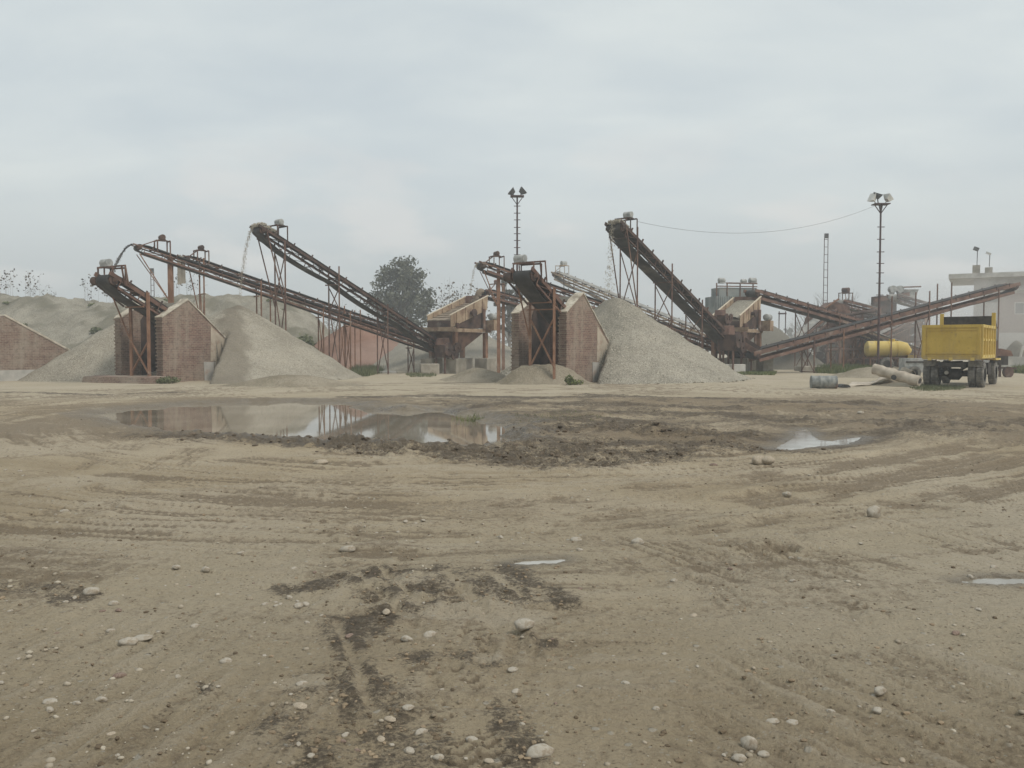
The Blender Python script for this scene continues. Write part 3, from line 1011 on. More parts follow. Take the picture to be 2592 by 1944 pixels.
# mound under the rolls near the truck, and the grassed hump behind the barrel
q4 = G(2262, 958)
o = heightfield('dirt_mound', q4.x - 5, q4.x + 2.5, q4.y - 2, q4.y + 5, 0.12, lambda x, y: 0.68 * np.exp(-((x - q4.x + 0.8) / 1.6) ** 2 - ((y - q4.y - 1.6) / 1.2) ** 2) - 0.11 + 0.22 * (fbm(x * 1.8, y * 1.8, 5, 28, 0.6) - 0.5), M['dirt'])
tag(o, 'low dirt mound under the dusty rubber rolls beside the yellow tipper', 'mound')

# back piles between the plants
o = heightfield('red_gravel_pile', -18, -6, 62, 78, 0.3, cone(GX(905, 69).x, 69, 4.1, 6.4, 44), M['red_gravel'])
tag(o, 'red brown gravel pile standing behind the crossing conveyors', 'gravel pile')
pgr = W(1140, 812, 68)
o = heightfield('gravel_pile', pgr.x - 9, pgr.x + 11, 58, 78, 0.3, cone(pgr.x, 68, pgr.z + 0.3, 8.2, 51, 1.1), M['gravel_far'])
tag(o, 'broad greyish pile behind the tan vibrating screen', 'gravel pile')
pgr2 = W(1420, 820, 72)
o = heightfield('gravel_pile', pgr2.x - 7, pgr2.x + 8, 64, 81, 0.3, cone(pgr2.x, 72, pgr2.z + 0.2, 7, 53), M['gravel_far'])
tag(o, 'grey pile hidden mostly behind the middle brick bin', 'gravel pile')
pd = W(1950, 822, 70)
o = heightfield('dark_gravel_pile', pd.x - 5, pd.x + 6, 64, 76, 0.25, cone(pd.x, 70, pd.z + 0.2, 4.6, 57), M['gravel_coarse'], lambda x, y, z: np.ones(x.shape))
tag(o, 'dark grey gravel pile to the right of the gravel filled screen', 'gravel pile')


# embankment behind the left plant
def bank(x, y):
    px = CX + x / y * FPX
    top = np.interp(px, [-800, -200, 0, 130, 200, 300, 400, 480, 540, 590, 640, 700, 770, 830, 900], [7.0, 6.6, 6.6, 6.3, 5.9, 5.9, 6.3, 6.8, 6.6, 6.75, 6.5, 6.4, 5.6, 3.6, 0.0])
    top = top * (1 + 0.10 * (fbm(x * 0.55, y * 0.12, 4, 3) - 0.5) * 2)
    top = top - 0.45 * sstep(0.5, 0.72, fbm(x * 0.9 + y * 0.1, y * 0.12, 4, 44)) * (top > 1)
    prof = np.interp(y, [60, 64, 75, 79, 86, 100, 108], [-0.3, 0.05, 0.95, 1.0, 0.97, 0.9, -0.2])
    return top * prof + 1.1 * (fbm(x * 0.35, y * 0.35, 5, 12, 0.55) - 0.5) * sstep(0, 1, top * prof) + 0.9 * (fbm(x * 1.5, y * 0.9, 5, 15, 0.65) - 0.5) * sstep(0, 1, top * prof) - 0.1


o = heightfield('embankment', -78, -12, 60, 108, 0.35, bank, M['gravel_far'], lambda x, y, z: sstep(0.47, 0.66, fbm(x * 0.5, y * 0.5, 5, 4, 0.6)))
tag(o, kind='structure')

# ------------------------------------------------------------------ brick bins


def brick_bin(b, label):
    t = thing('brick_bin', label, 'brick bin', b['o'], R(90) - b['a'])
    w, L, th = b['w'], b['L'], 0.40
    zr = b['ze'] - (b['zp'] - b['ze']) / (b['te'] - b['tp']) * (L - b['te'])
    prof = [(0, -0.2), (L, -0.2), (L, zr), (b['tp'], b['zp']), (0, b['zf'])]
    for y0 in (0.0, w - th):
        mb = MB().prism([(x, y0, z) for x, z in prof], (0, th, 0))
        wl_ = mb.build('side_wall', M['brick'], t, local=True)
        cp = MB()
        e = 0.03
        tk = 0.07
        for (xa, za), (xb, zb) in (((0, b['zf']), (b['tp'], b['zp'])), ((b['tp'], b['zp']), (L, zr))):
            n = V((-(zb - za), 0, xb - xa)).normalized()
            A, B = V((xa, y0 - e, za)), V((xb, y0 - e, zb))
            if xa == 0:
                A = A - (B - A).normalized() * 0.04
            rj = random.Random(int(za * 1000) + int(y0 * 10))
            ns = max(4, int((B - A).length / 0.22))
            rows = []
            for i in range(ns + 1):
                q = A.lerp(B, i / ns)
                t1, t2, j1, j2 = (tk * rj.uniform(0.45, 1.15) for _ in range(4))
                rows.append([q + n * 0.003 + V((0, (j1 - tk) * 0.5, 0)), q + n * 0.003 + V((0, th + 2 * e + (j2 - tk) * 0.6, 0)), q + n * t2 + V((0, th + 2 * e + (j2 - tk) * 0.6, 0)), q + n * t1 + V((0, (j1 - tk) * 0.5, 0))])
            for i in range(ns):
                k = len(cp.v)
                cp.v += rows[i] + rows[i + 1]
                for m in range(4):
                    cp.f.append([k + m, k + (m + 1) % 4, k + 4 + (m + 1) % 4, k + 4 + m])
                if i == 0:
                    cp.f.append([k, k + 3, k + 2, k + 1])
                if i == ns - 1:
                    cp.f.append([k + 4, k + 5, k + 6, k + 7])
        cp.build('coping', M['coping'], wl_, local=True)
        # toothed brick quoins on the wall end
        tq = MB()
        rnd = random.Random(int(y0 * 100) + 5)
        for k in range(int(b['zf'] / 0.17)):
            tq.box((-0.012 - 0.02 * rnd.random(), y0 + th / 2, 0.06 + 0.17 * k + 0.04), (0.03 + 0.03 * rnd.random(), th + 0.02 + 0.05 * (k % 2), 0.075))
        tq.build('wall_end', M['brick_dusty'], wl_, local=True)
    # roof slab over the tunnel, and a back wall with shade painted in
    MB().box((b['tp'] + 0.45, w / 2, b['zp'] - 0.22), (0.9, w - 2 * th - 0.01, 0.22)).build('roof_slab', M['concrete'], t, local=True)
    MB().box((3.0, w / 2, 1.3), (0.3, w - 2 * th - 0.01, 3.0)).build('back_wall', M['brick_shade'], t, local=True)
    # dark sheets painting the tunnel shade onto the inner faces
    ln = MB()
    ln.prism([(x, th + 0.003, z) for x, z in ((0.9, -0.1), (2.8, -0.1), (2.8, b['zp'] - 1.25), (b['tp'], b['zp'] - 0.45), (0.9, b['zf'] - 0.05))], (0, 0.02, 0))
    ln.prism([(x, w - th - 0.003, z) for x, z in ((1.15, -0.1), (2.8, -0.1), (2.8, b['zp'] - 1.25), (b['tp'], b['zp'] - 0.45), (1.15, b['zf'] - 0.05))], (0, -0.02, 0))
    ln.build('shade_lining', M['void_shade'], t, local=True)
    # cement render patch low on the outer face near the rear
    pl = MB().prism([(2.55, -0.004, -0.1), (5.2, -0.004, -0.1), (5.2, -0.004, 0.9), (2.5, -0.004, 0.97)], (0, -0.018, 0))
    pl.build('render_patch', M['plaster'], t, local=True, label='grey cement patch low on the brick wall')
    pl = MB().prism([(2.95, -0.004, 1.0), (b['L'] - 0.6, -0.004, 1.0), (b['te'], -0.004, b['ze'] - 0.1), (3.0, -0.004, b['ze'] + (b['zp'] - b['ze']) * 0.42)], (0, -0.012, 0))
    pl.build('render_patch', M['render_tan'], t, local=True)
    return t


tA = brick_bin(BIN_A, 'left gabled brick bin with a dark open mouth and low brick footing')
# footing of the left bin
ft = MB().prism([(-1.3, -0.55, -0.1), (-0.15, -0.55, -0.1), (-0.15, -0.55, 0.36), (-1.2, -0.55, 0.30)], (0, 4.4, 0))
ft.build('footing', M['brick_dusty'], tA, local=True)
brick_bin(BIN_B, 'middle gabled brick bin with pale sloping copings and a dirt mound at its mouth')

# far-left wall (its right face shows, sloping down to the right)
cz = GX(178, 44)
tz = thing('brick_wall', 'sloping brick retaining wall with a sandy coping at the left edge', 'brick wall', (W(15, 900, 42).x, 42.0, 0), R(90) - R(35))
zz0 = W(20, 800, 42.3).z
Lz = 3.2
mb = MB().prism([(x, 0, z) for x, z in ((-6, -0.2), (Lz + 0.4, -0.2), (Lz, 1.45), (0, zz0), (-1.2, zz0 - 0.5), (-6, zz0 - 0.5))], (0, 0.4, 0))
wz = mb.build('wall', M['brick_dusty'], tz, local=True)
d = V((Lz, 0, 1.45 - zz0)).normalized()
n = V((-d.z, 0, d.x))
A, B = V((-0.05, -0.03, zz0)), V((Lz, -0.03, 1.45))
MB().prism([A + n * 0.003, B + n * 0.003, B + n * 0.09, A + n * 0.09], (0, 0.5, 0)).build('coping', M['coping'], wz, local=True)
MB().prism([(-6, -0.004, -0.1), (Lz, -0.004, -0.1), (Lz, -0.004, 0.55), (-6, -0.004, 0.55)], (0, -0.10, 0)).build('footing', M['plaster'], tz, local=True)
# ------------------------------------------------------------------ conveyors


def proj_px(p):
    c, s = math.cos(PITCH), math.sin(PITCH)
    q = V(p) - V((0, 0, CAMH))
    zf = q.y * c - q.z * s
    return CX + FPX * q.x / zf


class Conveyor:
    def __init__(s, label, head, tail, width=0.9, depth=0.5, sag=0.25, frame='rust', belt='rubber', idlers=1.3, chord=0.16, lower=0.08, lattice=True, motor=None, motor_mat='motor', top_belt=None, group=None, head_r=0.24, hide_idler=False):
        s.head, s.tail = V(head), V(tail)
        s.u = (s.tail - s.head).normalized()
        hz = V((s.u.x, s.u.y, 0)).normalized()
        s.v = V((hz.y, -hz.x, 0))            # to the right when looking from head to tail
        s.w = s.v.cross(s.u).normalized()
        if s.w.z < 0:
            s.w = -s.w
        s.L = (s.tail - s.head).length
        s.W = width
        base = s.P(s.L * 0.5, 0, 0)
        s.t = thing('belt_conveyor', label, 'conveyor', (base.x, base.y, 0), 0, group)
        hw = width / 2
        fr = MB()
        for l in (-hw - 0.06, hw + 0.06):
            fr.beam(s.P(-0.35, l, 0), s.P(s.L + 0.3, l, 0), 0.07, chord, s.w)
            if lower > 0:
                fr.beam(s.P(0.3, l, -depth), s.P(s.L, l, -depth), 0.06, lower, s.w)
            if lattice:
                k = 0.3
                up = True
                while k < s.L - 0.6:
                    k2 = min(k + 1.1, s.L)
                    fr.beam(s.P(k, l, -depth), s.P(k, l, 0), 0.035)
                    fr.beam(s.P(k, l, -depth if up else 0), s.P(k2, l, 0 if up else -depth), 0.025)
                    up = not up
                    k = k2
        k = 0.5
        while k < s.L:
            fr.beam(s.P(k, -hw - 0.06, -depth), s.P(k, hw + 0.06, -depth), 0.05)
            fr.beam(s.P(k, -hw - 0.06, -0.02), s.P(min(k + 1.5, s.L), hw + 0.06, -0.02), 0.035)
            k += 1.5
        s.frame = fr.build('frame', M[frame], s.t)
        # belt loop
        r = head_r
        prof = []
        n = max(8, int(s.L / 0.5))
        for i in range(n + 1):
            prof.append((s.L * i / n, 0.10, 0.10 if 0 < i < n else 0.02))
        for i in range(1, 8):
            a = math.pi / 2 - math.pi * i / 8
            prof.append((s.L + r * math.cos(a), 0.10 - r + r * math.sin(a), 0))
        nret = max(2, int(s.L / 4.5))
        for i in range(2 * n + 1):
            q = 1 - i / (2 * n)
            ph = (q * nret) % 1.0
            sg = sag * 4 * ph * (1 - ph)
            prof.append((s.L * q, 0.10 - 2 * r - (depth - 2 * r + 0.14) * math.sin(math.pi * min(1, min(q, 1 - q) * 8 + 0.0) / 2) - sg, 0))
        for i in range(1, 8):
            a = -math.pi / 2 - math.pi * i / 8
            prof.append((r * math.cos(a), 0.10 - r + r * math.sin(a), 0))
        bm_ = MB()
        rows = len(prof)
        lat = [-hw * 0.92, -hw * 0.45, hw * 0.45, hw * 0.92]
        for (a, b_, tr) in prof:
            for k, l in enumerate(lat):
                bm_.v.append(s.P(a, l, b_ + (tr if k in (0, 3) else 0)))
        for i in range(rows):
            j = (i + 1) % rows
            for k in range(3):
                bm_.f.append([i * 4 + k, i * 4 + k + 1, j * 4 + k + 1, j * 4 + k])
        bo = bm_.build('belt', M[belt], s.t, smooth=True)
        sol = bo.modifiers.new('thick', 'SOLIDIFY')
        sol.thickness = 0.022
        if top_belt:
            tb = MB()
            for i in range(n + 1):
                jit = 0.02 * random.random()
                for k, l in enumerate((-hw * 0.7, 0, hw * 0.7)):
                    tb.v.append(s.P(s.L * i / n, l, 0.15 + (0.09 + jit if k == 1 else 0.03)))
            for i in range(n):
                for k in range(2):
                    tb.f.append([i * 3 + k, i * 3 + k + 1, i * 3 + k + 4, i * 3 + k + 3])
            tb.build('gravel_load', M[top_belt], s.t, smooth=True)
        for nm, a in (('head_drum', 0), ('tail_drum', s.L)):
            dm = MB().pipe([s.P(a, -hw - 0.02, 0.10 - r), s.P(a, hw + 0.02, 0.10 - r)], r - 0.03, 14)
            dm.pipe([s.P(a, -hw - 0.16, 0.10 - r), s.P(a, hw + 0.16, 0.10 - r)], 0.04, 6)
            for l in (-hw - 0.11, hw + 0.11):
                dm.box(s.P(a, l, 0.10 - r), (0.16, 0.10, 0.16))
            dm.build(nm, M['rust_dark'], s.t, smooth=True)
        # idlers
        k = 0.7
        while not hide_idler and k < s.L - 0.5:
            im = MB()
            im.beam(s.P(k, -hw - 0.1, 0.03), s.P(k, hw + 0.1, 0.03), 0.06)
            for l, n2 in ((-hw - 0.08, 0.24), (hw + 0.08, 0.24)):
                im.beam(s.P(k, l, 0.0), s.P(k, l * 1.06, n2), 0.07)
            im.pipe([s.P(k, -hw * 0.45, 0.055), s.P(k, hw * 0.45, 0.055)], 0.035, 6)
            for sg in (-1, 1):
                im.pipe([s.P(k, sg * hw * 0.47, 0.055), s.P(k, sg * hw * 1.0, 0.16)], 0.035, 6)
            im.build('idler', M['rust_dark'], s.t)
            k += idlers
        if motor:
            a, l, n3, size = motor
            s.motor(a, l, n3, size, motor_mat, frame)

    def P(s, a, l, n):
        return s.head + s.u * a + s.v * l + s.w * n

    def s_at(s, px):
        lo, hi = 0.0, s.L
        up = proj_px(s.P(s.L, 0, 0)) > proj_px(s.P(0, 0, 0))
        for _ in range(40):
            m = (lo + hi) / 2
            if (proj_px(s.P(m, 0, 0)) < px) == up:
                lo = m
            else:
                hi = m
        return lo

    def motor(s, a, l, n, size, mm, fm):
        up = V((0, 0, 1))
        st = MB()
        hw = s.W / 2 + 0.06
        c = s.P(a, l, 0) + up * n
        h = V((s.u.x, s.u.y, 0)).normalized()
        for dx in (-0.35, 0.35):
            for dl in (-hw, hw):
                p = s.P(a + dx, dl, 0.05)
                top = V((p.x, p.y, c.z))
                st.beam(p, top, 0.06)
        for dx in (-0.35, 0.35):
            pa_, pb_ = s.P(a + dx, -hw, 0), s.P(a + dx, hw, 0)
            ends = [V((pa_.x, pa_.y, c.z)), V((pb_.x, pb_.y, c.z))]
            if l < -hw:
                ends[0] = V((c.x + h.x * dx, c.y + h.y * dx, c.z))
            if l > hw:
                ends[1] = V((c.x + h.x * dx, c.y + h.y * dx, c.z))
            st.beam(ends[0], ends[1], 0.07)
        st.box(c + up * 0.03, (size * 1.1, size * 0.9, 0.04), Matrix.Rotation(math.atan2(h.y, h.x), 3, 'Z'))
        # slanting drive guard down to the drum
        st.beam(c + up * 0.1 - h * 0.1, s.P(0, l * 0.85 if abs(l) > 0.2 else hw, 0.0), 0.05)
        st.build('motor_stand', M[fm], s.t)
        mo = MB()
        cc = c + up * (size * 0.36 + 0.05)
        mo.pipe([cc - s.v * size * 0.5, cc - s.v * size * 0.49, cc + s.v * size * 0.49, cc + s.v * size * 0.5], [size * 0.32, size * 0.34, size * 0.34, size * 0.30], 12)
        mo.box(cc - up * size * 0.1, (size * 0.9, size * 0.62, size * 0.42), Matrix.Rotation(math.atan2(s.v.y, s.v.x), 3, 'Z'))
        for dl in (-0.3, 0.3):
            mo.box(cc + s.v * size * dl - up * size * 0.33, (size * 0.16, size * 0.75, size * 0.14), Matrix.Rotation(math.atan2(s.v.y, s.v.x), 3, 'Z'))
        mo.build('motor', M[mm], s.t, smooth=True)

    def trestle(s, px=None, a=None, above=0.0, xb=True, leg=0.07, base=0.0, mat='rust', kick=0.0, bar=(0.45,), spread=0.0, wide=0.0):
        a = s.s_at(px) if a is None else a
        hw = s.W / 2 + 0.12 + wide
        f = V((s.u.x, s.u.y, 0)).normalized()
        l0, l1 = s.P(a, -hw, 0.0), s.P(a, hw, 0.0)
        tr = MB().beam(s.P(a, -hw, -0.52), s.P(a, hw, -0.52), 0.07).build('trestle', M[mat], s.t)
        legs = []
        for p, ab, sg in ((l0, above, -1), (l1, above, 1)):
            ft_ = V((p.x, p.y, base)) + s.v * sg * spread
            tp = V((p.x, p.y, p.z + ab + 0.05))
            lm = MB().beam(ft_, tp, leg)
            lm.build('leg', M[mat], tr)
            legs.append((ft_, tp))
        h0 = l0.z - 0.5 - base

        def at(k, fr_):
            a0, a1 = legs[k]
            return a0.lerp(V((a1.x, a1.y, l0.z - 0.5)), fr_)
        br = MB()
        for q in bar:
            d = (at(1, q) - at(0, q)).normalized() * 0.22
            br.beam(at(0, q) - d, at(1, q) + d, 0.055)
        if xb:
            e = sorted([0.03] + list(bar) + [0.97])
            for i in range(len(e) - 1):
                if e[i + 1] - e[i] > 0.2:
                    br.beam(at(0, e[i]), at(1, e[i + 1]), 0.045)
                    br.beam(at(1, e[i]) + f * 0.05, at(0, e[i + 1]) + f * 0.05, 0.045)
        if kick:
            for k, l in (((0, -hw), (1, hw)) if kick > 1.25 else ((0, -hw),)):
                br.beam(at(k, 0.55), s.P(max(a - kick, 0.2), l, -0.1), 0.05)
        if br.v:
            br.build('brace', M[mat], tr)

    def post(s, px, above=0.0, wd=0.22, l=0.0, mat='rust_orange', kick=0.0):
        a = s.s_at(px)
        p = s.P(a, l, 0)
        tr = MB().beam((p.x, p.y, 0), (p.x, p.y, p.z + above), wd, wd)
        if kick:
            for dl in (-0.35, 0.35):
                tr.beam((p.x, p.y, p.z * 0.62), s.P(max(a - kick, 0.1), dl, -0.4), 0.045)
        tr.build('post', M[mat], s.t)


cA2 = Conveyor('long conveyor of the left plant whose head pours gravel on the damp streaked pile', W(657, 580, 46.8), W(1142, 893, 57.5), 0.78, 0.40, 0.16, frame='rust_dark', chord=0.13, lower=0.035, head_r=0.22, motor=(1.25, 0.15, 0.80, 0.48))
for px, ab, bars in ((708, 0.0, (0.62,)), (845, 0.55, (0.72,)), (968, 0.2, ())):
    cA2.trestle(px, above=ab, bar=bars, kick=2.2 if px == 708 else 0.0)
cA1 = Conveyor('lower long conveyor reaching far left over the left brick bin on a thick post', W(350, 624, 47), W(1098, 882, 58), 0.55, 0.28, 0.04, chord=0.06, lower=0.10, head_r=0.18, motor=(1.3, 0.0, 0.75, 0.45), motor_mat='rust_dark')
cA1.post(431, 0.1, 0.24, kick=2.6)
for px, ab in ((655, 0.35), (812, 0.0), (880, 0.4), (1040, 0.0)):
    cA1.trestle(px, above=ab, mat='rust_orange' if px < 1000 else 'rust', bar=(0.5,) if px == 655 else (), xb=px > 800)
cA3 = Conveyor('conveyor behind the lower long one with a hanging discharge curtain at its head', W(472, 652, 51), W(1108, 872, 62), 0.55, 0.28, 0.04, chord=0.06, lower=0.10, head_r=0.18, motor=(0.9, 0.0, 0.7, 0.42), motor_mat='rust_dark')
for px, ab in ((510, 0.2), (690, 0.0), (865, 0.3), (905, 0.4)):
    cA3.trestle(px, above=ab, mat='rust_orange', bar=(0.78,) if px == 510 else (), xb=px in (510, 865), kick=1.2 if px == 510 else 0)
ch = MB()
c0 = cA3.P(-0.1, 0, 0)
for k, (x0, x1) in enumerate(((-0.45, -0.22), (-0.24, 0.0))):
    ch.box((c0.x + (x0 + x1) / 2, c0.y + 0.05 * k, c0.z - 0.75), (x1 - x0, 0.03, 1.75 - 0.12 * k))
ch.build('discharge_curtain', M['concrete'], cA3.t)

cB2 = Conveyor('steep dark conveyor of the middle plant pouring onto the clean gravel cone', W(1560, 572, 46.3), W(1885, 905, 57.5), 0.9, 0.48, 0.08, frame='rust_dark', chord=0.18, lower=0.05, motor=(1.0, 0.15, 0.90, 0.48), idlers=1.15)
for px, ab, bars in ((1592, 0.55, (0.50,)), (1680, 0.55, (0.60,)), (1757, 0.3, (0.62,))):
    cB2.trestle(px, above=ab, bar=bars, kick=1.5 if px == 1592 else 0)
cB1 = Conveyor('thin conveyor passing behind the middle bin with its small head against the sky', W(1220, 668, 53), W(1846, 884, 60), 0.7, 0.40, 0.04, chord=0.10, lower=0.15, motor=(1.0, 0.0, 0.75, 0.42), motor_mat='rust_dark', frame='rust')
cB1.post(1262, 0.1, 0.22, kick=1.8)
for px in (1700, 1770):
    cB1.trestle(px, bar=(0.5,))
cB3 = Conveyor('feed conveyor bending over into the tan vibrating screen', W(1228, 737, 59.5), W(1640, 846, 74), 0.7, 0.42, 0.04, chord=0.12, lower=0.14, motor=(1.2, 0.0, 0.7, 0.4), motor_mat='rust')
cB3.post(1274, 0.9, 0.22)
cB3.trestle(1450)
cD = Conveyor('pale dust covered conveyor in the haze behind the middle bin', W(1412, 692, 84), W(1800, 850, 68), 1.0, 0.55, 0.2, frame='tan_steel', belt='dusty_belt', chord=0.16, lower=0.12, motor=(0.7, -0.2, 0.9, 0.6), top_belt='dusty_belt')
for px in (1440, 1560, 1680):
    cD.trestle(px, bar=())
cE = Conveyor('feed conveyor sloping down to the right from the corrugated hood', W(1905, 738, 60), W(2165, 812, 68), 0.85, 0.45, 0.1, chord=0.22, lower=0.2, frame='rust', belt='rubber', lattice=False)
cE.trestle(2030)
cE.trestle(2110)
cC = Conveyor('long conveyor rising to the right behind the yellow tipper into dust', W(2556, 722, 62), W(1905, 893, 55), 1.0, 0.5, 0.12, chord=0.26, lower=0.2, frame='rust', idlers=1.25, lattice=False)
for px, ab, m in ((2046, 0.0, 'rust'), (2120, 0.0, 'rust_orange'), (2240, 1.4, 'rust'), (2335, 1.1, 'rust'), (2390, 1.3, 'rust'), (2510, 0.0, 'rust')):
    cC.trestle(px, above=ab, mat=m, bar=() if px != 2046 else (0.05,), xb=px in (2046, 2335))

# short discharge conveyors poking out of the bins
for (b, hd, lab, sl, ln) in ((BIN_A, W(275, 702, 38.2), 'short stubby conveyor poking out over the left brick bin', 28, 4.6), (BIN_B, W(1330, 692, 37.2), 'short stubby conveyor poking out over the middle brick bin', 30, 4.6)):
    a = b['a'] + (R(6) if b is BIN_A else R(2))
    tail = V(hd) + V((math.sin(a) * math.cos(R(sl)), math.cos(a) * math.cos(R(sl)), -math.sin(R(sl)))) * ln
    cv = Conveyor(lab, hd, tail, 0.95, 0.40, 0.10, frame='rust', chord=0.18, lower=0.08, head_r=0.26, motor=(0.15, -0.36, 0.50, 0.52), idlers=0.9)
    # guard rail over the head, posts on the far side, gearbox on the near side
    g = MB()
    up = V((0, 0, 0.62))
    for dl in (0.62, 0.88):
        g.beam(cv.P(0.5, dl, -0.15), cv.P(0.25, dl, 0) + up, 0.06)
    g.beam(cv.P(0.25, -0.7, 0) + up, cv.P(0.25, 0.9, 0) + up, 0.07)
    g.build('guard_rail', M['rust'], cv.t)
    MB().pipe([cv.P(0, -0.62, -0.15), cv.P(0, -1.0, -0.15)], 0.2, 12).build('gearbox', M['rust_dark'], cv.t, smooth=True)
    MB().beam(cv.P(-0.05, -1.0, -0.2), cv.P(1.6, -0.62, -0.55), 0.07).build('drive_arm', M['rust_dark'], cv.t)
    ta = cv.s_at(352 if b is BIN_A else 1372)
    cv.trestle(a=ta, above=0.15, leg=0.12, mat='rust_orange', bar=(0.93,) if b is BIN_B else (), xb=False, kick=1.2, wide=0.05)
    p0, p1 = cv.P(ta, -0.66, 0), cv.P(ta, 0.66, 0)
    xb = MB()
    z0, z1 = (0.45, 2.0) if b is BIN_A else (0.75, 3.0)
    xb.beam((p0.x, p0.y, z0), (p1.x, p1.y, z1), 0.07)
    xb.beam((p1.x, p1.y - 0.07, z0), (p0.x, p0.y - 0.07, z1), 0.07)
    xb.build('cross_brace', M['rust_orange'], cv.t)

# ------------------------------------------------------------------ falling gravel


def stream(label, p0, vel, z_end, width, count, size, seed, mat='gravel', grow=0.05):
    rnd = np.random.default_rng(seed)
    T = (vel.z + math.sqrt(max(vel.z ** 2 + 2 * 9.8 * (p0.z - z_end), 0))) / 9.8
    t = rnd.random(count) ** 0.7 * T
    c = np.stack([p0.x + vel.x * t, p0.y + vel.y * t, p0.z + vel.z * t - 4.9 * t * t], 1)
    c += rnd.normal(0, 1, (count, 3)) * (width * (0.35 + t / T * 0.65) + grow * t)[:, None] * np.array([0.5, 0.8, 0.6])
    base = np.array([(1, 0, -0.5), (-0.5, 0.87, -0.5), (-0.5, -0.87, -0.5), (0, 0, 1)])
    sz = size * (0.5 + rnd.random(count))
    vs = (base[None] * sz[:, None, None] * (0.7 + 0.6 * rnd.random((count, 4, 1))) + c[:, None]).reshape(-1, 3)
    i = np.arange(count)[:, None] * 4
    fs = np.concatenate([i + np.array(q)[None] for q in ((0, 1, 3), (1, 2, 3), (2, 0, 3), (0, 2, 1))])
    o = np_mesh('falling_gravel', vs, fs, M[mat], smooth=False)
    tag(o, label, 'falling gravel', kind='stuff')


h = -V((cA2.u.x, cA2.u.y, 0)).normalized()
stream('thin stream of gravel falling from the left plant conveyor head', cA2.P(-0.28, 0, 0.0), h * 1.1 + V((0, 0, 0.2)), pa.z + 0.3, 0.10, 620, 0.022, 3)
h = -V((cB2.u.x, cB2.u.y, 0)).normalized()
stream('sparse stream of stones falling from the steep middle conveyor head', cB2.P(-0.28, 0, 0.0), h * 0.5, pb.z, 0.22, 420, 0.03, 4)
h = -V((cA1.u.x, cA1.u.y, 0)).normalized()
stream('dark jet of wet gravel leaving the far left conveyor head', cA1.P(-0.2, 0, 0.05), h * 1.9 + V((0, 0, 0.2)), 4.6, 0.07, 700, 0.028, 5, 'rubber', 0.02)
h = -V((cB1.u.x, cB1.u.y, 0)).normalized()
stream('faint trickle of gravel under the small middle conveyor head', cB1.P(-0.25, 0, 0.0), h * 0.9, 5.0, 0.06, 160, 0.028, 6)
h = -V((cB3.u.x, cB3.u.y, 0)).normalized()
stream('stream of stone pouring off the feed conveyor into the tan screen', cB3.P(-0.2, 0, 0.0), h * 1.8 + V((0, 0, 0.3)), 4.3, 0.2, 2600, 0.05, 7, 'screen_mesh', 0.0)
for cv, lab, sd_ in ((cA2, 'heap of gravel riding over the head drum of the left conveyor', 12), (cB2, 'heap of gravel riding over the head drum of the steep conveyor', 13)):
    rnd = np.random.default_rng(sd_)
    n = 900
    aa = rnd.uniform(-0.35, 0.8, n)
    cc = np.array([list(cv.P(a, rnd.uniform(-0.4, 0.4), 0.10 + 0.2 * rnd.random() - (0.5 * (a - 0.0) ** 2 * 3 if a < 0 else 0))) for a in aa])
    base = np.array([(1, 0, -0.5), (-0.5, 0.87, -0.5), (-0.5, -0.87, -0.5), (0, 0, 1)])
    vs = (base[None] * (0.035 + 0.05 * rnd.random((n, 1, 1))) + cc[:, None]).reshape(-1, 3)
    i = np.arange(n)[:, None] * 4
    fs = np.concatenate([i + np.array(q)[None] for q in ((0, 1, 3), (1, 2, 3), (2, 0, 3), (0, 2, 1))])
    tag(np_mesh('gravel_heap', vs, fs, M['gravel'], smooth=False), lab, 'gravel', kind='stuff')

# ------------------------------------------------------------------ vibrating screens


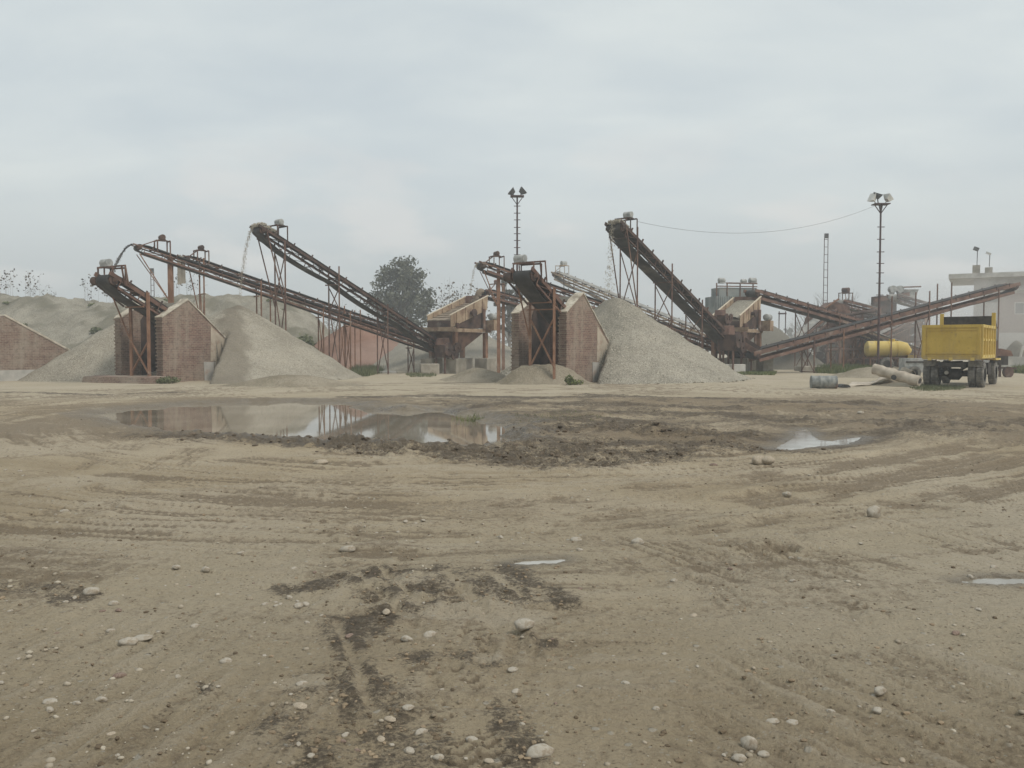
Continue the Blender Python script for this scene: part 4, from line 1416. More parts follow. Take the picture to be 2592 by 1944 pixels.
def vib_screen(label, O, a):
    t = thing('vibrating_screen', label, 'vibrating screen', O, R(90) - a, None)
    # platform
    z = 2.83
    pf = MB()
    for y in (0.0, 2.0):
        pf.box((1.8, y, z), (4.6, 0.14, 0.24))
    for x in (-0.3, 1.2, 2.6, 3.9):
        pf.box((x, 1.0, z + 0.002), (0.12, 3.0 if x < 0 else 1.85, 0.2))
    pf.box((-0.55, 1.0, z + 0.05), (0.12, 3.3, 0.26))
    pf.build('platform', M['tan_steel'], t, local=True)
    for x in (0.2, 3.5):
        for y in (0.0, 2.0):
            MB().box((x, y, (z - 0.13) / 2 + 0.45), (0.26, 0.26, z - 0.13 - 0.9)).build('leg', M['rust_orange'], t, local=True)
    # tray
    z0, z1, x0, x1 = 3.02, 4.38, -0.2, 3.7
    hp = 0.86
    for y in (0.0, 1.96):
        sp_ = MB().prism([(x0, y, z0 - 0.05), (x1, y, z1 - 0.12), (x1 + 0.12, y, z1 + hp), (x0 - 0.05, y, z0 + hp - 0.12)], (0, 0.04, 0))
        for k in range(4):
            q = (k + 0.6) / 4.2
            sp_.beam((x0 + (x1 - x0) * q, y - 0.03, z0 + (z1 - z0) * q), (x0 + (x1 - x0) * q + 0.02, y - 0.03, z0 + (z1 - z0) * q + hp * 0.95), 0.06)
        so = sp_.build('side_plate', M['tan_steel'], t, local=True)
        MB().beam((x0 - 0.1, y + 0.02, z0 + hp - 0.09), (x1 + 0.17, y + 0.02, z1 + hp + 0.03), 0.09, 0.06).build('rim', M['tan_edge'], so, local=True)
    dk = MB().prism([(x0, 0.05, z0 + 0.48), (x1, 0.05, z1 + 0.40), (x1, 0.05, z1 + 0.3), (x0, 0.05, z0 + 0.38)], (0, 1.9, 0))
    for k in range(1, 8):
        q = k / 8
        dk.beam((x0 + (x1 - x0) * q, 0.05, z0 + 0.50 + (z1 - z0 - 0.08) * q), (x0 + (x1 - x0) * q, 1.95, z0 + 0.50 + (z1 - z0 - 0.08) * q), 0.05, 0.06)
    dk.build('screen_deck', M['screen_mesh'], t, local=True)
    MB().prism([(x1, 0.05, z1 - 0.1), (x1 + 0.12, 0.05, z1 + hp + 0.05), (x1 + 0.18, 0.05, z1 + hp + 0.05), (x1 + 0.06, 0.05, z1 - 0.1)], (0, 1.9, 0)).build('back_plate', M['rust'], t, local=True)
    MB().prism([(x0 + 0.3, 0.06, z0 - 0.02), (x1 - 0.2, 0.06, z0 - 0.02), (x1 - 0.2, 0.06, z1 - 0.15)], (0, 1.85, 0)).build('under_pan', M['rust_dark'], t, local=True)
    MB().box((x0 - 0.02, 1.0, z0 + 0.20), (0.10, 1.9, 0.42)).build('lip', M['rust_dark'], t, local=True)
    for x, y in ((0.3, -0.12), (0.3, 2.12), (3.2, -0.12), (3.2, 2.12)):
        zt = z0 + (z1 - z0) * (x - x0) / (x1 - x0)
        MB().pipe([(x, y, z + 0.1), (x, y, zt + 0.1)], 0.11, 8).build('spring_mount', M['rust'], t, local=True)
    # vibrator shaft drum and wheel
    MB().pipe([(1.9, -0.28, 4.0), (1.9, 2.3, 4.0)], 0.13, 10).build('vibrator_shaft', M['rust_dark'], t, local=True, smooth=True)
    MB().pipe([(1.9, -0.34, 4.0), (1.9, -0.22, 4.0)], 0.26, 16).build('flywheel', M['rust_dark'], t, local=True, smooth=True)
    mt = MB().box((3.75, -0.45, 3.2), (0.7, 0.7, 0.7)).build('motor_stand', M['tan_steel'], t, local=True)
    MB().pipe([(3.4, -0.5, 3.78), (3.45, -0.5, 3.78), (4.1, -0.5, 3.78), (4.15, -0.5, 3.78)], [0.17, 0.24, 0.24, 0.17], 12).build('motor', M['motor'], mt, local=True, smooth=True)
    # hopper below
    hp_ = MB()
    A = [(-0.2, 0.1, 2.7), (3.4, 0.1, 2.7), (3.4, 1.9, 2.7), (-0.2, 1.9, 2.7)]
    B = [(0.5, 0.6, 1.25), (1.1, 0.6, 1.25), (1.1, 1.4, 1.25), (0.5, 1.4, 1.25)]
    hp_.add(A + B, [(0, 1, 5, 4), (1, 2, 6, 5), (2, 3, 7, 6), (3, 0, 4, 7), (4, 5, 6, 7)])
    hp_.build('hopper', M['rust'], t, local=True)
    return t


OA = GX(1147, 55.5)
scA = vib_screen('open tan vibrating screen on posts beside the left conveyors', OA, R(35))
OB = GX(1876, 56.5)
scB = dup(scA, OB, label='vibrating screen loaded with grey gravel below the corrugated hood')


def in_frame(O, a, x, y, z):
    s, c = math.sin(a), math.cos(a)
    return V((O.x + x * s - y * c, O.y + x * c + y * s, z))


# gravel sheet on screen B
for Oq, lab, mat_, ex in ((OB, 'grey gravel sliding down the loaded screen', 'gravel_coarse', 0.5),):
    tb = MB()
    nn = 16
    for i in range(nn + 1):
        for k in range(7):
            x = -0.15 + 3.8 * i / nn
            y = 0.06 + 1.88 * k / 6
            zq = 3.02 + 0.50 + 1.28 * i / nn + 0.22 * math.sin(math.pi * k / 6) ** 0.5 + 0.06 * random.random()
            tb.v.append(in_frame(Oq, R(35), x, y, zq))
    for i in range(nn):
        for k in range(6):
            tb.f.append([i * 7 + k, i * 7 + k + 1, i * 7 + k + 8, i * 7 + k + 7])
    o = tb.build('gravel_sheet', M[mat_], smooth=True)
    tag(o, lab, 'gravel', kind='stuff')


def block(label, px, py_top, d, wd, dp, ht, rot=R(55), mat='concrete', group=None, pos=None):
    p = GX(px, d) if pos is None else pos
    me = MB().box((0, 0, ht / 2 - 0.05), (wd, dp, ht + 0.1))
    o = me.build('concrete_block', M[mat], None)
    bv = o.modifiers.new('bevel', 'BEVEL')
    bv.width = 0.04
    bv.segments = 2
    o.location = p
    o.rotation_euler = (0, 0, rot)
    return tag(o, label, 'concrete block', group)


for nm, O, labs in (('A', OA, ('big square footing block under the near post of the tan screen', 'footing block under the far right post of the tan screen', 'footing block half hidden behind the tail of the left conveyors', None)),
                    ('B', OB, ('footing block under the near post of the gravel loaded screen', 'footing block under the right post of the gravel loaded screen', 'footing block in the dark under the gravel loaded screen', None))):
    for (x, y), lab in zip(((0.2, 0), (3.5, 0), (0.2, 2.0), (3.5, 2.0)), labs):
        if lab is None:
            lab = 'footing block behind the others under the %s screen' % ('tan' if nm == 'A' else 'gravel loaded')
        block(lab, 0, 0, 0, 1.05, 1.05, 0.97, pos=in_frame(O, R(35), x, y, 0))
block('low mossy concrete block in front of the left conveyor tails', 1087, 928, 53.0, 1.15, 0.8, 0.68, R(12))
block('second tall concrete block right of the gravel loaded screen', 1936, 905, 56.5, 0.8, 0.8, 1.0, R(20))
block('long low pale kerb block in front of the steep conveyor tail', 1850, 925, 54.5, 1.8, 0.5, 0.62, R(8), 'concrete_pale')
block('thin pale slab under the middle trestle of the left conveyor', 975, 937, 56, 1.5, 1.3, 0.14, 0.1, 'concrete_pale')
block('thin pale slab beside the weeds near the left pile', 880, 932, 57, 0.6, 1.0, 0.16, 0.1, 'concrete_pale')
block('grey slab block under the right conveyor trestle', 2050, 918, 62, 1.8, 1.2, 0.35, 0.1)

# dark drive machinery by the conveyor tails


def drive(label, px, py, d, sc, seed):
    p = W(px, py, d)
    t = thing('crusher_drive', label, 'drive machine', (p.x, p.y, 0), R(55))
    rnd = random.Random(seed)
    MB().box((0, 0, p.z), (1.4 * sc, 0.9 * sc, 0.8 * sc)).build('housing', M['rust_dark'], t, local=True)
    b = MB()
    for x in (-0.6, 0.6):
        for y in (-0.35, 0.35):
            b.beam((x * sc, y * sc, 0), (x * sc, y * sc, p.z - 0.3 * sc), 0.1)
    b.build('stand', M['rust'], t, local=True)
    for k, (x, z, r_) in enumerate(((-0.5, 0.15, 0.42), (0.45, 0.25, 0.34), (0.1, -0.25, 0.28))):
        q = MB().pipe([(x * sc, -0.52 * sc, p.z + z * sc), (x * sc, -0.62 * sc, p.z + z * sc)], r_ * sc, 18)
        q.pipe([(x * sc, -0.4 * sc, p.z + z * sc), (x * sc, -0.7 * sc, p.z + z * sc)], 0.07, 8)
        q.build('pulley', M['rust_dark'], t, local=True, smooth=True)
    g = MB().prism([(-0.8 * sc, -0.2, p.z + 0.42 * sc), (0.2 * sc, -0.2, p.z + 0.42 * sc), (0.0, -0.2, p.z + 0.9 * sc), (-0.6 * sc, -0.2, p.z + 0.85 * sc)], (0, 0.5, 0))
    g.build('belt_guard', M['rust'], t, local=True)
    return t


drive('dark greasy drive with pulleys under the hopper of the tan screen', 1130, 890, 55.3, 1.0, 1)
drive('dark drive with round pulleys at the foot of the steep conveyor', 1850, 868, 55.0, 1.25, 2)
drive('small rusty drive block beside the steep conveyor top of the screen', 1828, 812, 55.6, 0.8, 3)

# slanting chute and corrugated hood at plant B
t = thing('feed_hood', 'grey corrugated sheet hood with motors along its top behind the loaded screen', 'hood', GX(1838, 61.5), R(12))
c0 = GX(1838, 61.5)
zt, zb = W(1838, 752, 61.5).z, W(1838, 806, 61.5).z
hb = MB()
nn = 30
wd = 2.5
pts = []
for i in range(nn + 1):
    pts.append((-wd / 2 + wd * i / nn, -0.8 - (0.05 if i % 2 else 0)))
pts += [(wd / 2, 0.9), (-wd / 2, 0.9)]
hb.prism([(x, y, zb - 0.6) for x, y in pts], (0, 0, zt - zb + 0.6))
hb.build('corrugated_wall', M['corrugated'], t, local=True)
up_ = MB().box((0.55, 0, zt + 0.32), (2.9, 1.3, 0.62))
up_.box((1.5, 0.1, zt - 0.35), (0.9, 1.4, 1.2))
up_.build('upper_box', M['corrugated'], t, local=True)
fr = MB()
for x in (-1.1, -0.3, 0.7, 1.7):
    fr.beam((x, -0.66, zt - 0.2), (x, -0.66, zt + 0.95), 0.07)
fr.beam((-1.1, -0.7, zt + 0.72), (2.0, -0.7, zt + 0.72), 0.07)
fr.beam((-0.4, -0.7, zt + 0.95), (2.0, -0.7, zt + 0.95), 0.09)
for x in (-1.1, 1.0, 1.9):
    for y in (-0.7, 0.8):
        fr.beam((x, y, 0), (x, y, zb - 0.5), 0.14)
fr.build('frame', M['rust'], t, local=True)
for x, sz in ((-0.55, 0.5), (1.15, 0.42), (1.85, 0.56)):
    mo = MB().pipe([(x - sz / 2, -0.3, zt + 0.98 + sz * 0.36), (x - sz * 0.4, -0.3, zt + 0.98 + sz * 0.36), (x + sz * 0.4, -0.3, zt + 0.98 + sz * 0.36), (x + sz / 2, -0.3, zt + 0.98 + sz * 0.36)], [sz * 0.28, sz * 0.38, sz * 0.38, sz * 0.26], 12)
    mo.box((x, -0.3, zt + 0.98 + 0.02), (sz * 0.8, sz * 0.8, 0.1))
    mo.build('motor', M['motor'], t, local=True, smooth=True)

t = thing('discharge_chute', 'dark red chute slanting down to the right under the loaded screen', 'chute', GX(1880, 55.8), 0)
a_, b_ = W(1838, 842, 56), W(1918, 892, 55.2)
MB().beam(a_, b_, 1.1, 0.35).build('trough', M['rust'], t)
MB().beam(a_ + V((0, -0.45, 0.2)), b_ + V((0, -0.45, 0.2)), 0.08, 0.3).build('side_rail', M['rust_dark'], t)
lg = MB()
for f in (0.25, 0.8):
    q = a_.lerp(b_, f)
    lg.beam((q.x, q.y, 0), (q.x, q.y, q.z), 0.09)
lg.build('leg', M['rust'], t)

# ------------------------------------------------------------------ masts, wire, ladders


def floodlight_mast(label, px, d, py_top, rungs, lamps, zlow=0.0):
    p = GX(px, d)
    zt = W(px, py_top, d).z
    t = thing('floodlight_mast', label, 'floodlight mast', p, 0)
    pm_ = MB().pipe([(p.x, p.y, zlow), (p.x, p.y, zt * 0.5), (p.x, p.y, zt)], [0.085, 0.075, 0.06], 8)
    pm_.build('pole', M['mast'], t)
    for py in rungs:
        z = W(px, py, d).z
        MB().beam((p.x - 0.24, p.y - 0.08, z), (p.x + 0.24, p.y - 0.08, z), 0.05).build('rung', M['mast'], t)
    hd = MB()
    hd.box((p.x, p.y, zt), (1.0, 0.7, 0.07))
    for dx in (-0.45, 0.45):
        hd.beam((p.x + dx, p.y, zt), (p.x, p.y, zt - 0.62), 0.05)
    for dy in (-0.3, 0.3):
        hd.beam((p.x, p.y + dy, zt), (p.x, p.y, zt - 0.62), 0.05)
    hd.build('lamp_platform', M['mast'], t)
    for dx, dz, tilt, az, mat_ in lamps:
        rot = Matrix.Rotation(az, 3, 'Z') @ Matrix.Rotation(tilt, 3, 'Y')
        c = V((p.x + dx, p.y - 0.05, zt + dz))
        lm = MB()
        k = [V((sx * a0, sy * b0, z0)) for z0, a0, b0 in ((-0.16, 0.15, 0.12), (0.16, 0.30, 0.24)) for sx, sy in ((-1, -1), (1, -1), (1, 1), (-1, 1))]
        lm.add([c + rot @ q for q in k], [(0, 1, 2, 3), (7, 6, 5, 4), (0, 4, 5, 1), (1, 5, 6, 2), (2, 6, 7, 3), (3, 7, 4, 0)])
        lm.beam(c, (c.x * 0.6 + p.x * 0.4, p.y, zt), 0.05)
        lm.build('floodlight', M[mat_], t)
    return t, V((p.x, p.y, zt))


floodlight_mast('tall dark floodlight mast rising behind the middle brick bin', 1309, 63, 497, (522, 540, 557, 576, 592, 609, 627, 645, 665, 690, 715), ((-0.36, 0.30, R(-50), 0.0, 'lamp_body'), (0.36, 0.34, R(48), 0.2, 'lamp_body')))
_, mB = floodlight_mast('tall floodlight mast rising behind the yellow tipper with a wire attached', 2223, 57, 517, (575, 606, 638, 667, 691, 717, 747), ((-0.55, 0.38, R(-60), 0.5, 'lamp_white'), (-0.28, 0.52, R(20), -0.3, 'lamp_body'), (0.42, 0.36, R(35), 0.6, 'lamp_white')))
# wire from the steep conveyor head to the mast
wa = cB2.P(1.2, 0.3, 1.0)
wb = mB + V((-0.4, 0, -0.1))
pts = []
for i in range(33):
    f = i / 32
    q = wa.lerp(wb, f)
    q.z -= 1.15 * 4 * f * (1 - f)
    pts.append(q)
tag(MB().pipe(pts, 0.009, 5).build('wire', M['wire']), 'thin sagging wire strung from the steep conveyor head to the right mast', 'wire')


def ladder_mast(label, px, d, py_top, halfw, n, mat_='mast'):
    p = GX(px, d)
    zt = W(px, py_top, d).z
    t = thing('ladder_mast', label, 'ladder mast', p, 0)
    for sx in (-1, 1):
        MB().beam((p.x + sx * halfw, p.y, 0), (p.x + sx * halfw * 0.8, p.y, zt), 0.06).build('rail', M[mat_], t)
    for k in range(n):
        z = zt * (1 - 0.06 * k) - 0.25
        if z < 0.3:
            break
        MB().beam((p.x - halfw * 0.85, p.y, z), (p.x + halfw * 0.85, p.y, z), 0.05).build('rung', M[mat_], t)
    MB().box((p.x, p.y - 0.05, zt + 0.12), (halfw * 1.7, 0.2, 0.5)).build('lamp', M['lamp_body'], t)


ladder_mast('tall slim ladder mast standing in the haze left of the right floodlight mast', 2087, 92, 600, 0.24, 15)
ladder_mast('small ladder mast poking above the bank behind the left bin', 389, 92, 688, 0.20, 15)
t = thing('switch_frame', 'small H shaped post frame behind the loaded screen', 'post frame', GX(1979, 74), 0)
q = GX(1979, 74)
zt = W(1979, 788, 74).z
for sx in (-0.28, 0.28):
    MB().beam((q.x + sx, q.y, 0), (q.x + sx, q.y, zt), 0.07).build('post', M['mast'], t)
mb = MB().beam((q.x - 0.35, q.y, zt - 0.2), (q.x + 0.35, q.y, zt - 0.2), 0.12)
mb.build('crossbar', M['mast'], t)

# ------------------------------------------------------------------ third plant in the haze (right background)


def far_frame(name, label, cat, px0, px1, py_top, d, deck_py, posts=3, mat_='rust'):
    a, b = GX(px0, d), GX(px1, d)
    zt, zd = W(px0, py_top, d).z, W(px0, deck_py, d).z
    t = thing(name, label, cat, ((a.x + b.x) / 2, d, 0), 0)
    for i in range(posts):
        x = a.x + (b.x - a.x) * i / (posts - 1)
        for dy in (0, 2.0):
            MB().beam((x, d + dy, 0), (x, d + dy, zd), 0.18).build('leg', M[mat_], t)
    br = MB()
    for i in range(posts - 1):
        x, x2 = a.x + (b.x - a.x) * i / (posts - 1), a.x + (b.x - a.x) * (i + 1) / (posts - 1)
        br.beam((x, d, 0.2), (x2, d, zd - 0.2), 0.09)
        br.beam((x2, d - 0.1, 0.2), (x, d - 0.1, zd - 0.2), 0.09)
    br.build('brace', M[mat_], t)
    pl = MB().box(((a.x + b.x) / 2, d + 1.0, zd + 0.12), (b.x - a.x + 0.6, 2.5, 0.24))
    pl.build('platform', M[mat_], t)
    return t, a, b, zd, zt


t, a, b, zd, zt = far_frame('screening_tower', 'brown hopper tower with a sloping roof in the dusty right background', 'hopper tower', 2062, 2135, 768, 73, 838, 3)
MB().prism([(a.x - 0.2, 72.6, zd + 0.2), (b.x + 0.4, 72.6, zd + 0.2), (b.x + 0.3, 72.6, zd + 2.1), (b.x - 0.9, 72.6, zd + 2.5), (a.x - 0.1, 72.6, zd + 1.2)], (0, 2.6, 0)).build('hopper', M['rust'], t)
MB().beam((a.x - 0.5, 72.4, zd + 1.2), (b.x - 0.7, 72.4, zd + 2.7), 0.25, 0.12).build('roof_rail', M['rust_orange'], t)
MB().box((a.x + 0.9, 73.2, 1.0), (1.2, 1.8, 2.0)).build('machine_base', M['concrete'], t)
q = MB()
for k in range(5):
    q.pipe([(a.x + 0.2 + 0.35 * (k % 3), 72.2, 0.5 + 0.55 * (k // 2)), (a.x + 0.2 + 0.35 * (k % 3), 72.6, 0.5 + 0.55 * (k // 2))], 0.32, 12)
q.build('flywheel', M['rust_dark'], t, smooth=True)
t, a, b, zd, zt = far_frame('screening_tower', 'rusty tower with two fans and a grey hopper box behind the right mast', 'hopper tower', 2218, 2325, 735, 78, 800, 3)
MB().box(((a.x + b.x) / 2 - 0.9, 79, zd + 1.0), (1.5, 2.0, 1.7)).build('cabin', M['rust_dark'], t)
MB().prism([(b.x - 1.3, 78.2, zd + 1.5), (b.x - 0.3, 78.2, zd + 1.5), (b.x + 0.0, 78.2, zd + 2.45), (b.x - 1.4, 78.2, zd + 2.45)], (0, 1.3, 0)).build('hopper', M['motor'], t)
MB().beam((b.x - 1.5, 78.0, zd + 2.62), (b.x + 0.1, 78.0, zd + 2.68), 0.12).build('top_rail', M['rust'], t)
for dx in (-2.4, -1.75):
    q = MB().pipe([(b.x + dx, 78.0, zd + 2.45), (b.x + dx, 78.5, zd + 2.45)], 0.33, 14)
    q.box((b.x + dx, 78.3, zd + 1.95), (0.3, 0.4, 0.6))
    q.build('fan', M['motor'], t, smooth=True)
MB().beam((a.x - 0.3, 78, zd + 1.4), (b.x - 1.0, 78, zd + 2.0), 0.4, 0.35).build('trough', M['rust'], t)
t, a, b, zd, zt = far_frame('crusher_platform', 'low rusty crusher platform with pipes and chutes beside the yellow tanker', 'crusher', 2255, 2345, 820, 74, 868, 3)
for k, (p0, p1, wd_) in enumerate((((2245, 858), (2325, 832), 0.5), ((2260, 872), (2330, 850), 0.4), ((2270, 835), (2335, 822), 0.45))):
    MB().beam(W(p0[0], p0[1], 73.2 - 0.3 * k), W(p1[0], p1[1], 73.2 - 0.3 * k), wd_, wd_).build('chute', M['rust' if k != 1 else 'rust_dark'], t)
MB().box(((a.x + b.x) / 2, 75, 1.0), (2.6, 1.4, 1.6)).build('crusher_body', M['rust_dark'], t)
t, a, b, zd, zt = far_frame('crusher_platform', 'rusty post frame with grey machinery standing left of the yellow tanker', 'crusher', 2125, 2185, 800, 71, 842, 3, 'rust_orange')
MB().box(((a.x + b.x) / 2 + 0.3, 72, zd + 0.7), (1.6, 1.6, 1.2)).build('crusher_body', M['rust_dark'], t)
q = MB().pipe([((a.x + b.x) / 2, 70.9, 1.2), ((a.x + b.x) / 2, 70.9, 1.9), ((a.x + b.x) / 2 - 0.4, 70.9, 2.2)], 0.16, 8)
q.build('duct', M['motor'], t, smooth=True)

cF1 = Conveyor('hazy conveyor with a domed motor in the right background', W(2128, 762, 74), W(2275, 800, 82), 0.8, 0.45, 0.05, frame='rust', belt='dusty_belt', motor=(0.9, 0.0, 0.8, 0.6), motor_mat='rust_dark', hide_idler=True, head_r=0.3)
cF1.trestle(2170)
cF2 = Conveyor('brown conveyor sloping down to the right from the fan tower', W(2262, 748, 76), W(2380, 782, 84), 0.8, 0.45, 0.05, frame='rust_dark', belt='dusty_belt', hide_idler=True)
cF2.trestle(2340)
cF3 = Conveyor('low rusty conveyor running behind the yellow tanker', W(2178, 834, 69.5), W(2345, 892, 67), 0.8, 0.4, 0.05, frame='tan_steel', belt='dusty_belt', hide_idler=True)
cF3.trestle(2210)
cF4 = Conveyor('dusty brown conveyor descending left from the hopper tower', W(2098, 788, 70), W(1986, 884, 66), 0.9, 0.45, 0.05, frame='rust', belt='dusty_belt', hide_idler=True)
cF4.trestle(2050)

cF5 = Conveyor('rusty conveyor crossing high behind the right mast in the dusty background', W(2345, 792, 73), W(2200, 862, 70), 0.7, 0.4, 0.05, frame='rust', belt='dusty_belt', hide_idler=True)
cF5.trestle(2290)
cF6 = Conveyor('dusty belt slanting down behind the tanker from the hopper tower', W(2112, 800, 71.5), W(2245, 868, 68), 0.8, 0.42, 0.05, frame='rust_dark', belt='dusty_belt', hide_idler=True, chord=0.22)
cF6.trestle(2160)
# rusty sheet shed and pipe rack closing the view behind the hazy plant
q = GX(2150, 79)
t = thing('sheet_shed', 'rusty sheet metal shed with dark openings at the back of the dusty plant', 'shed', q, R(-8))
zt = W(2150, 806, 79).z
sw = MB()
for i in range(26):
    sw.box((-2.9 + 0.3 * i, -0.02 if i % 2 else 0.03, zt / 2), (0.302, 0.06, zt + 0.1 * math.sin(i * 2.1)))
sw.build('sheet_wall', M['rust'], t, local=True)
MB().prism([(-3.2, -0.5, zt + 0.02), (4.9, -0.5, zt + 0.02), (4.9, 3.4, zt + 0.9), (-3.2, 3.4, zt + 0.9)], (0, 0, 0.07)).build('roof', M['rust_dark'], t, local=True)
for x, wd_, h_ in ((-1.6, 1.3, 2.2), (1.2, 1.6, 2.4), (3.6, 1.0, 2.0)):
    MB().box((x, -0.09, h_ / 2), (wd_, 0.06, h_)).build('shaded_opening', M['void_shade'], t, local=True)  # dark panels on an uncut wall, painting the shade of doorways
for nm_lab, x0p, x1p, topy, d_ in (('tall rusty pipe rack left of the yellow tanker in the dusty plant', 2098, 2205, 798, 70), ('leaning rusty pipe rack right above the yellow tanker', 2228, 2340, 790, 72)):
    a, b = GX(x0p, d_), GX(x1p, d_)
    t = thing('pipe_rack', nm_lab, 'pipe rack', ((a.x + b.x) / 2, d_, 0), 0)
    zt = W(x0p, topy, d_).z
    rr_ = random.Random(x0p)
    xs_ = [a.x + (b.x - a.x) * i / 5 + rr_.uniform(-0.2, 0.2) for i in range(6)]
    for x in xs_:
        MB().beam((x, d_ + rr_.uniform(-0.4, 0.4), 0), (x + rr_.uniform(-0.1, 0.1), d_, zt + rr_.uniform(-0.9, 0.4)), rr_.uniform(0.1, 0.2)).build('post', M['rust_orange' if rr_.random() < 0.5 else 'rust'], t)
    for k in range(4):
        z = zt * (0.3 + 0.2 * k) + rr_.uniform(-0.2, 0.2)
        MB().pipe([(xs_[0] - 0.3, d_ - 0.2, z), (xs_[-1] + 0.3, d_ - 0.2, z + rr_.uniform(-0.7, 0.7))], rr_.uniform(0.06, 0.14), 8).build('pipe', M['rust_dark' if k % 2 else 'rust'], t)
    hp_ = MB()
    cxm = (a.x + b.x) / 2 + rr_.uniform(-0.6, 0.6)
    hp_.add([(cxm - 0.9, d_ - 0.7, zt * 0.75), (cxm + 0.9, d_ - 0.7, zt * 0.75), (cxm + 0.9, d_ + 0.7, zt * 0.75), (cxm - 0.9, d_ + 0.7, zt * 0.75), (cxm - 0.25, d_ - 0.2, zt * 0.4), (cxm + 0.25, d_ - 0.2, zt * 0.4), (cxm + 0.25, d_ + 0.2, zt * 0.4), (cxm - 0.25, d_ + 0.2, zt * 0.4)], [(0, 1, 5, 4), (1, 2, 6, 5), (2, 3, 7, 6), (3, 0, 4, 7), (4, 5, 6, 7)])
    hp_.build('hopper', M['rust'], t)

# ------------------------------------------------------------------ building at the right edge
bl = V((W(2466, 700, 96).x, 96, 0))
t = thing('concrete_building', 'pale flat roofed building with an overhanging slab at the right edge', 'building', bl, R(-29))
zr = W(2466, 706, 96).z
zm = W(2448, 752, 92).z
MB().box((9.0, 5.0, zr / 2), (18.0, 10.0, zr)).build('wall', M['wall_pale'], t, local=True)
MB().box((9.0, -0.12, zr * 0.55), (18.1, 0.3, 0.28)).build('floor_band', M['concrete_pale'], t, local=True)
for x in (2.0, 5.0, 8.0):
    for z in (zr * 0.78, zr * 0.3):
        fw = MB().box((x, -0.03, z), (1.3, 0.12, 1.3)).build('window', M['concrete'], t, local=True)
        MB().box((x, -0.11, z), (1.05, 0.05, 1.05)).build('pane', M['glass'], fw, local=True)
rf = MB().box((8.0, 4.5, zr + 0.25), (21.0, 12.5, 0.5))
rf.build('roof', M['concrete_pale'], t, local=True)
for x in (-0.1, 1.1):
    MB().box((x + 0.3, -1.2, zr + 0.95 if x < 0 else zr + 0.8), (0.75, 0.75, 0.9 if x < 0 else 0.6)).build('roof_pillar', M['concrete'], t, local=True)
    MB().beam((x + 0.35, -1.2, zr + 1.2), (x + 0.38, -1.2, zr + (3.1 if x < 0 else 2.6)), 0.08).build('lamp_pole', M['lamp_body'], t, local=True)
    MB().box((x + 0.25, -1.3, zr + (3.2 if x < 0 else 2.65)), (0.55, 0.4, 0.4 if x < 0 else 0.2), Matrix.Rotation(R(25), 3, 'Y')).build('roof_lamp', M['lamp_body' if x < 0 else 'lamp_white'], t, local=True)
# brick annexe in front
br0 = W(2560, 742, 85)
t2 = thing('brick_annexe', 'brick storey with a thin roof slab in front of the pale building', 'building', (br0.x - 1.0, 85, 0), R(-29))
zb2 = W(2560, 743, 85).z
MB().box((4.5, 1.2, zb2 / 2), (9.5, 2.4, zb2)).build('wall', M['brick'], t2, local=True)
MB().box((4.5, 1.1, zb2 + 0.12), (10.4, 3.3, 0.24)).build('roof', M['concrete'], t2, local=True)
for x in (1.6, 4.2):
    fw = MB().box((x, -0.04, zb2 - 1.5), (0.9, 0.1, 1.2)).build('window', M['concrete_pale'], t2, local=True)
    MB().box((x, -0.1, zb2 - 1.5), (0.7, 0.04, 1.0)).build('pane', M['glass'], fw, local=True)
MB().box((3.0, -0.06, 1.6), (7.0, 0.1, 3.2)).build('lower_wall', M['wall_pale'], t2, local=True)

# low wall, dark arched heap and bits behind the truck on the right
wl0 = GX(2535, 60)
mb = MB().box((3.0, 0, 0.5), (6.5, 0.35, 1.1))
o = mb.build('boundary_wall', M['plaster'])
o.location = wl0
tag(o, 'low grey rendered wall right of the yellow tipper', 'wall')
pk = W(2574, 860, 66)
o = heightfield('dark_gravel_pile', pk.x - 2.2, pk.x + 2.2, 63.5, 68.5, 0.15, cone(pk.x, 66, 2.5, 1.7, 63, tip=0.2), M['gravel_coarse'], lambda x, y, z: np.ones(x.shape) * 1.0)
tag(o, 'small steep dark heap standing behind the low wall on the right', 'gravel pile')
ar = MB()
pts = []
for i in range(13):
    an = math.pi * i / 12
    pts.append((pk.x - 0.95 * math.cos(an) * (1 - 0.25 * math.sin(an)), 64.0, 0.6 + 2.3 * math.sin(an)))
ar.pipe(pts, 0.09, 6)
tag(ar.build('pale_arch', M['concrete_pale']), 'thin pale arch framing the small dark heap', 'arch')
t = thing('scrap_machine', 'rusty scrap machine with a wheel just right of the yellow tipper', 'scrap machine', GX(2533, 48), R(10))
MB().box((-0.1, 0, 0.95), (0.5, 0.8, 0.5)).build('engine_block', M['chassis'], t, local=True)
MB().prism([(-0.4, -0.35, 1.2), (0.5, -0.35, 1.2), (0.35, -0.35, 1.5), (-0.3, -0.35, 1.62)], (0, 0.7, 0)).build('cover', M['rust'], t, local=True)
MB().beam((-0.5, 0, 0.55), (1.0, 0, 0.5), 0.1).build('drawbar', M['rust_dark'], t, local=True)
wh = MB().pipe([(0.2, -0.42, 0.3), (0.2, -0.26, 0.3)], 0.31, 18)
wh.build('wheel', M['rust_dark'], t, local=True, smooth=True)
MB().box((0.3, 0.4, 0.35), (0.1, 0.1, 0.7)).build('leg', M['rust_dark'], t, local=True)

# ------------------------------------------------------------------ yellow tipper truck
TR = GX(2416, 36.0)
TAZ = R(36.5)
t = thing('tipper_truck', 'yellow tipper truck parked with its dented tailgate towards the camera', 'truck', TR, R(90) - TAZ)


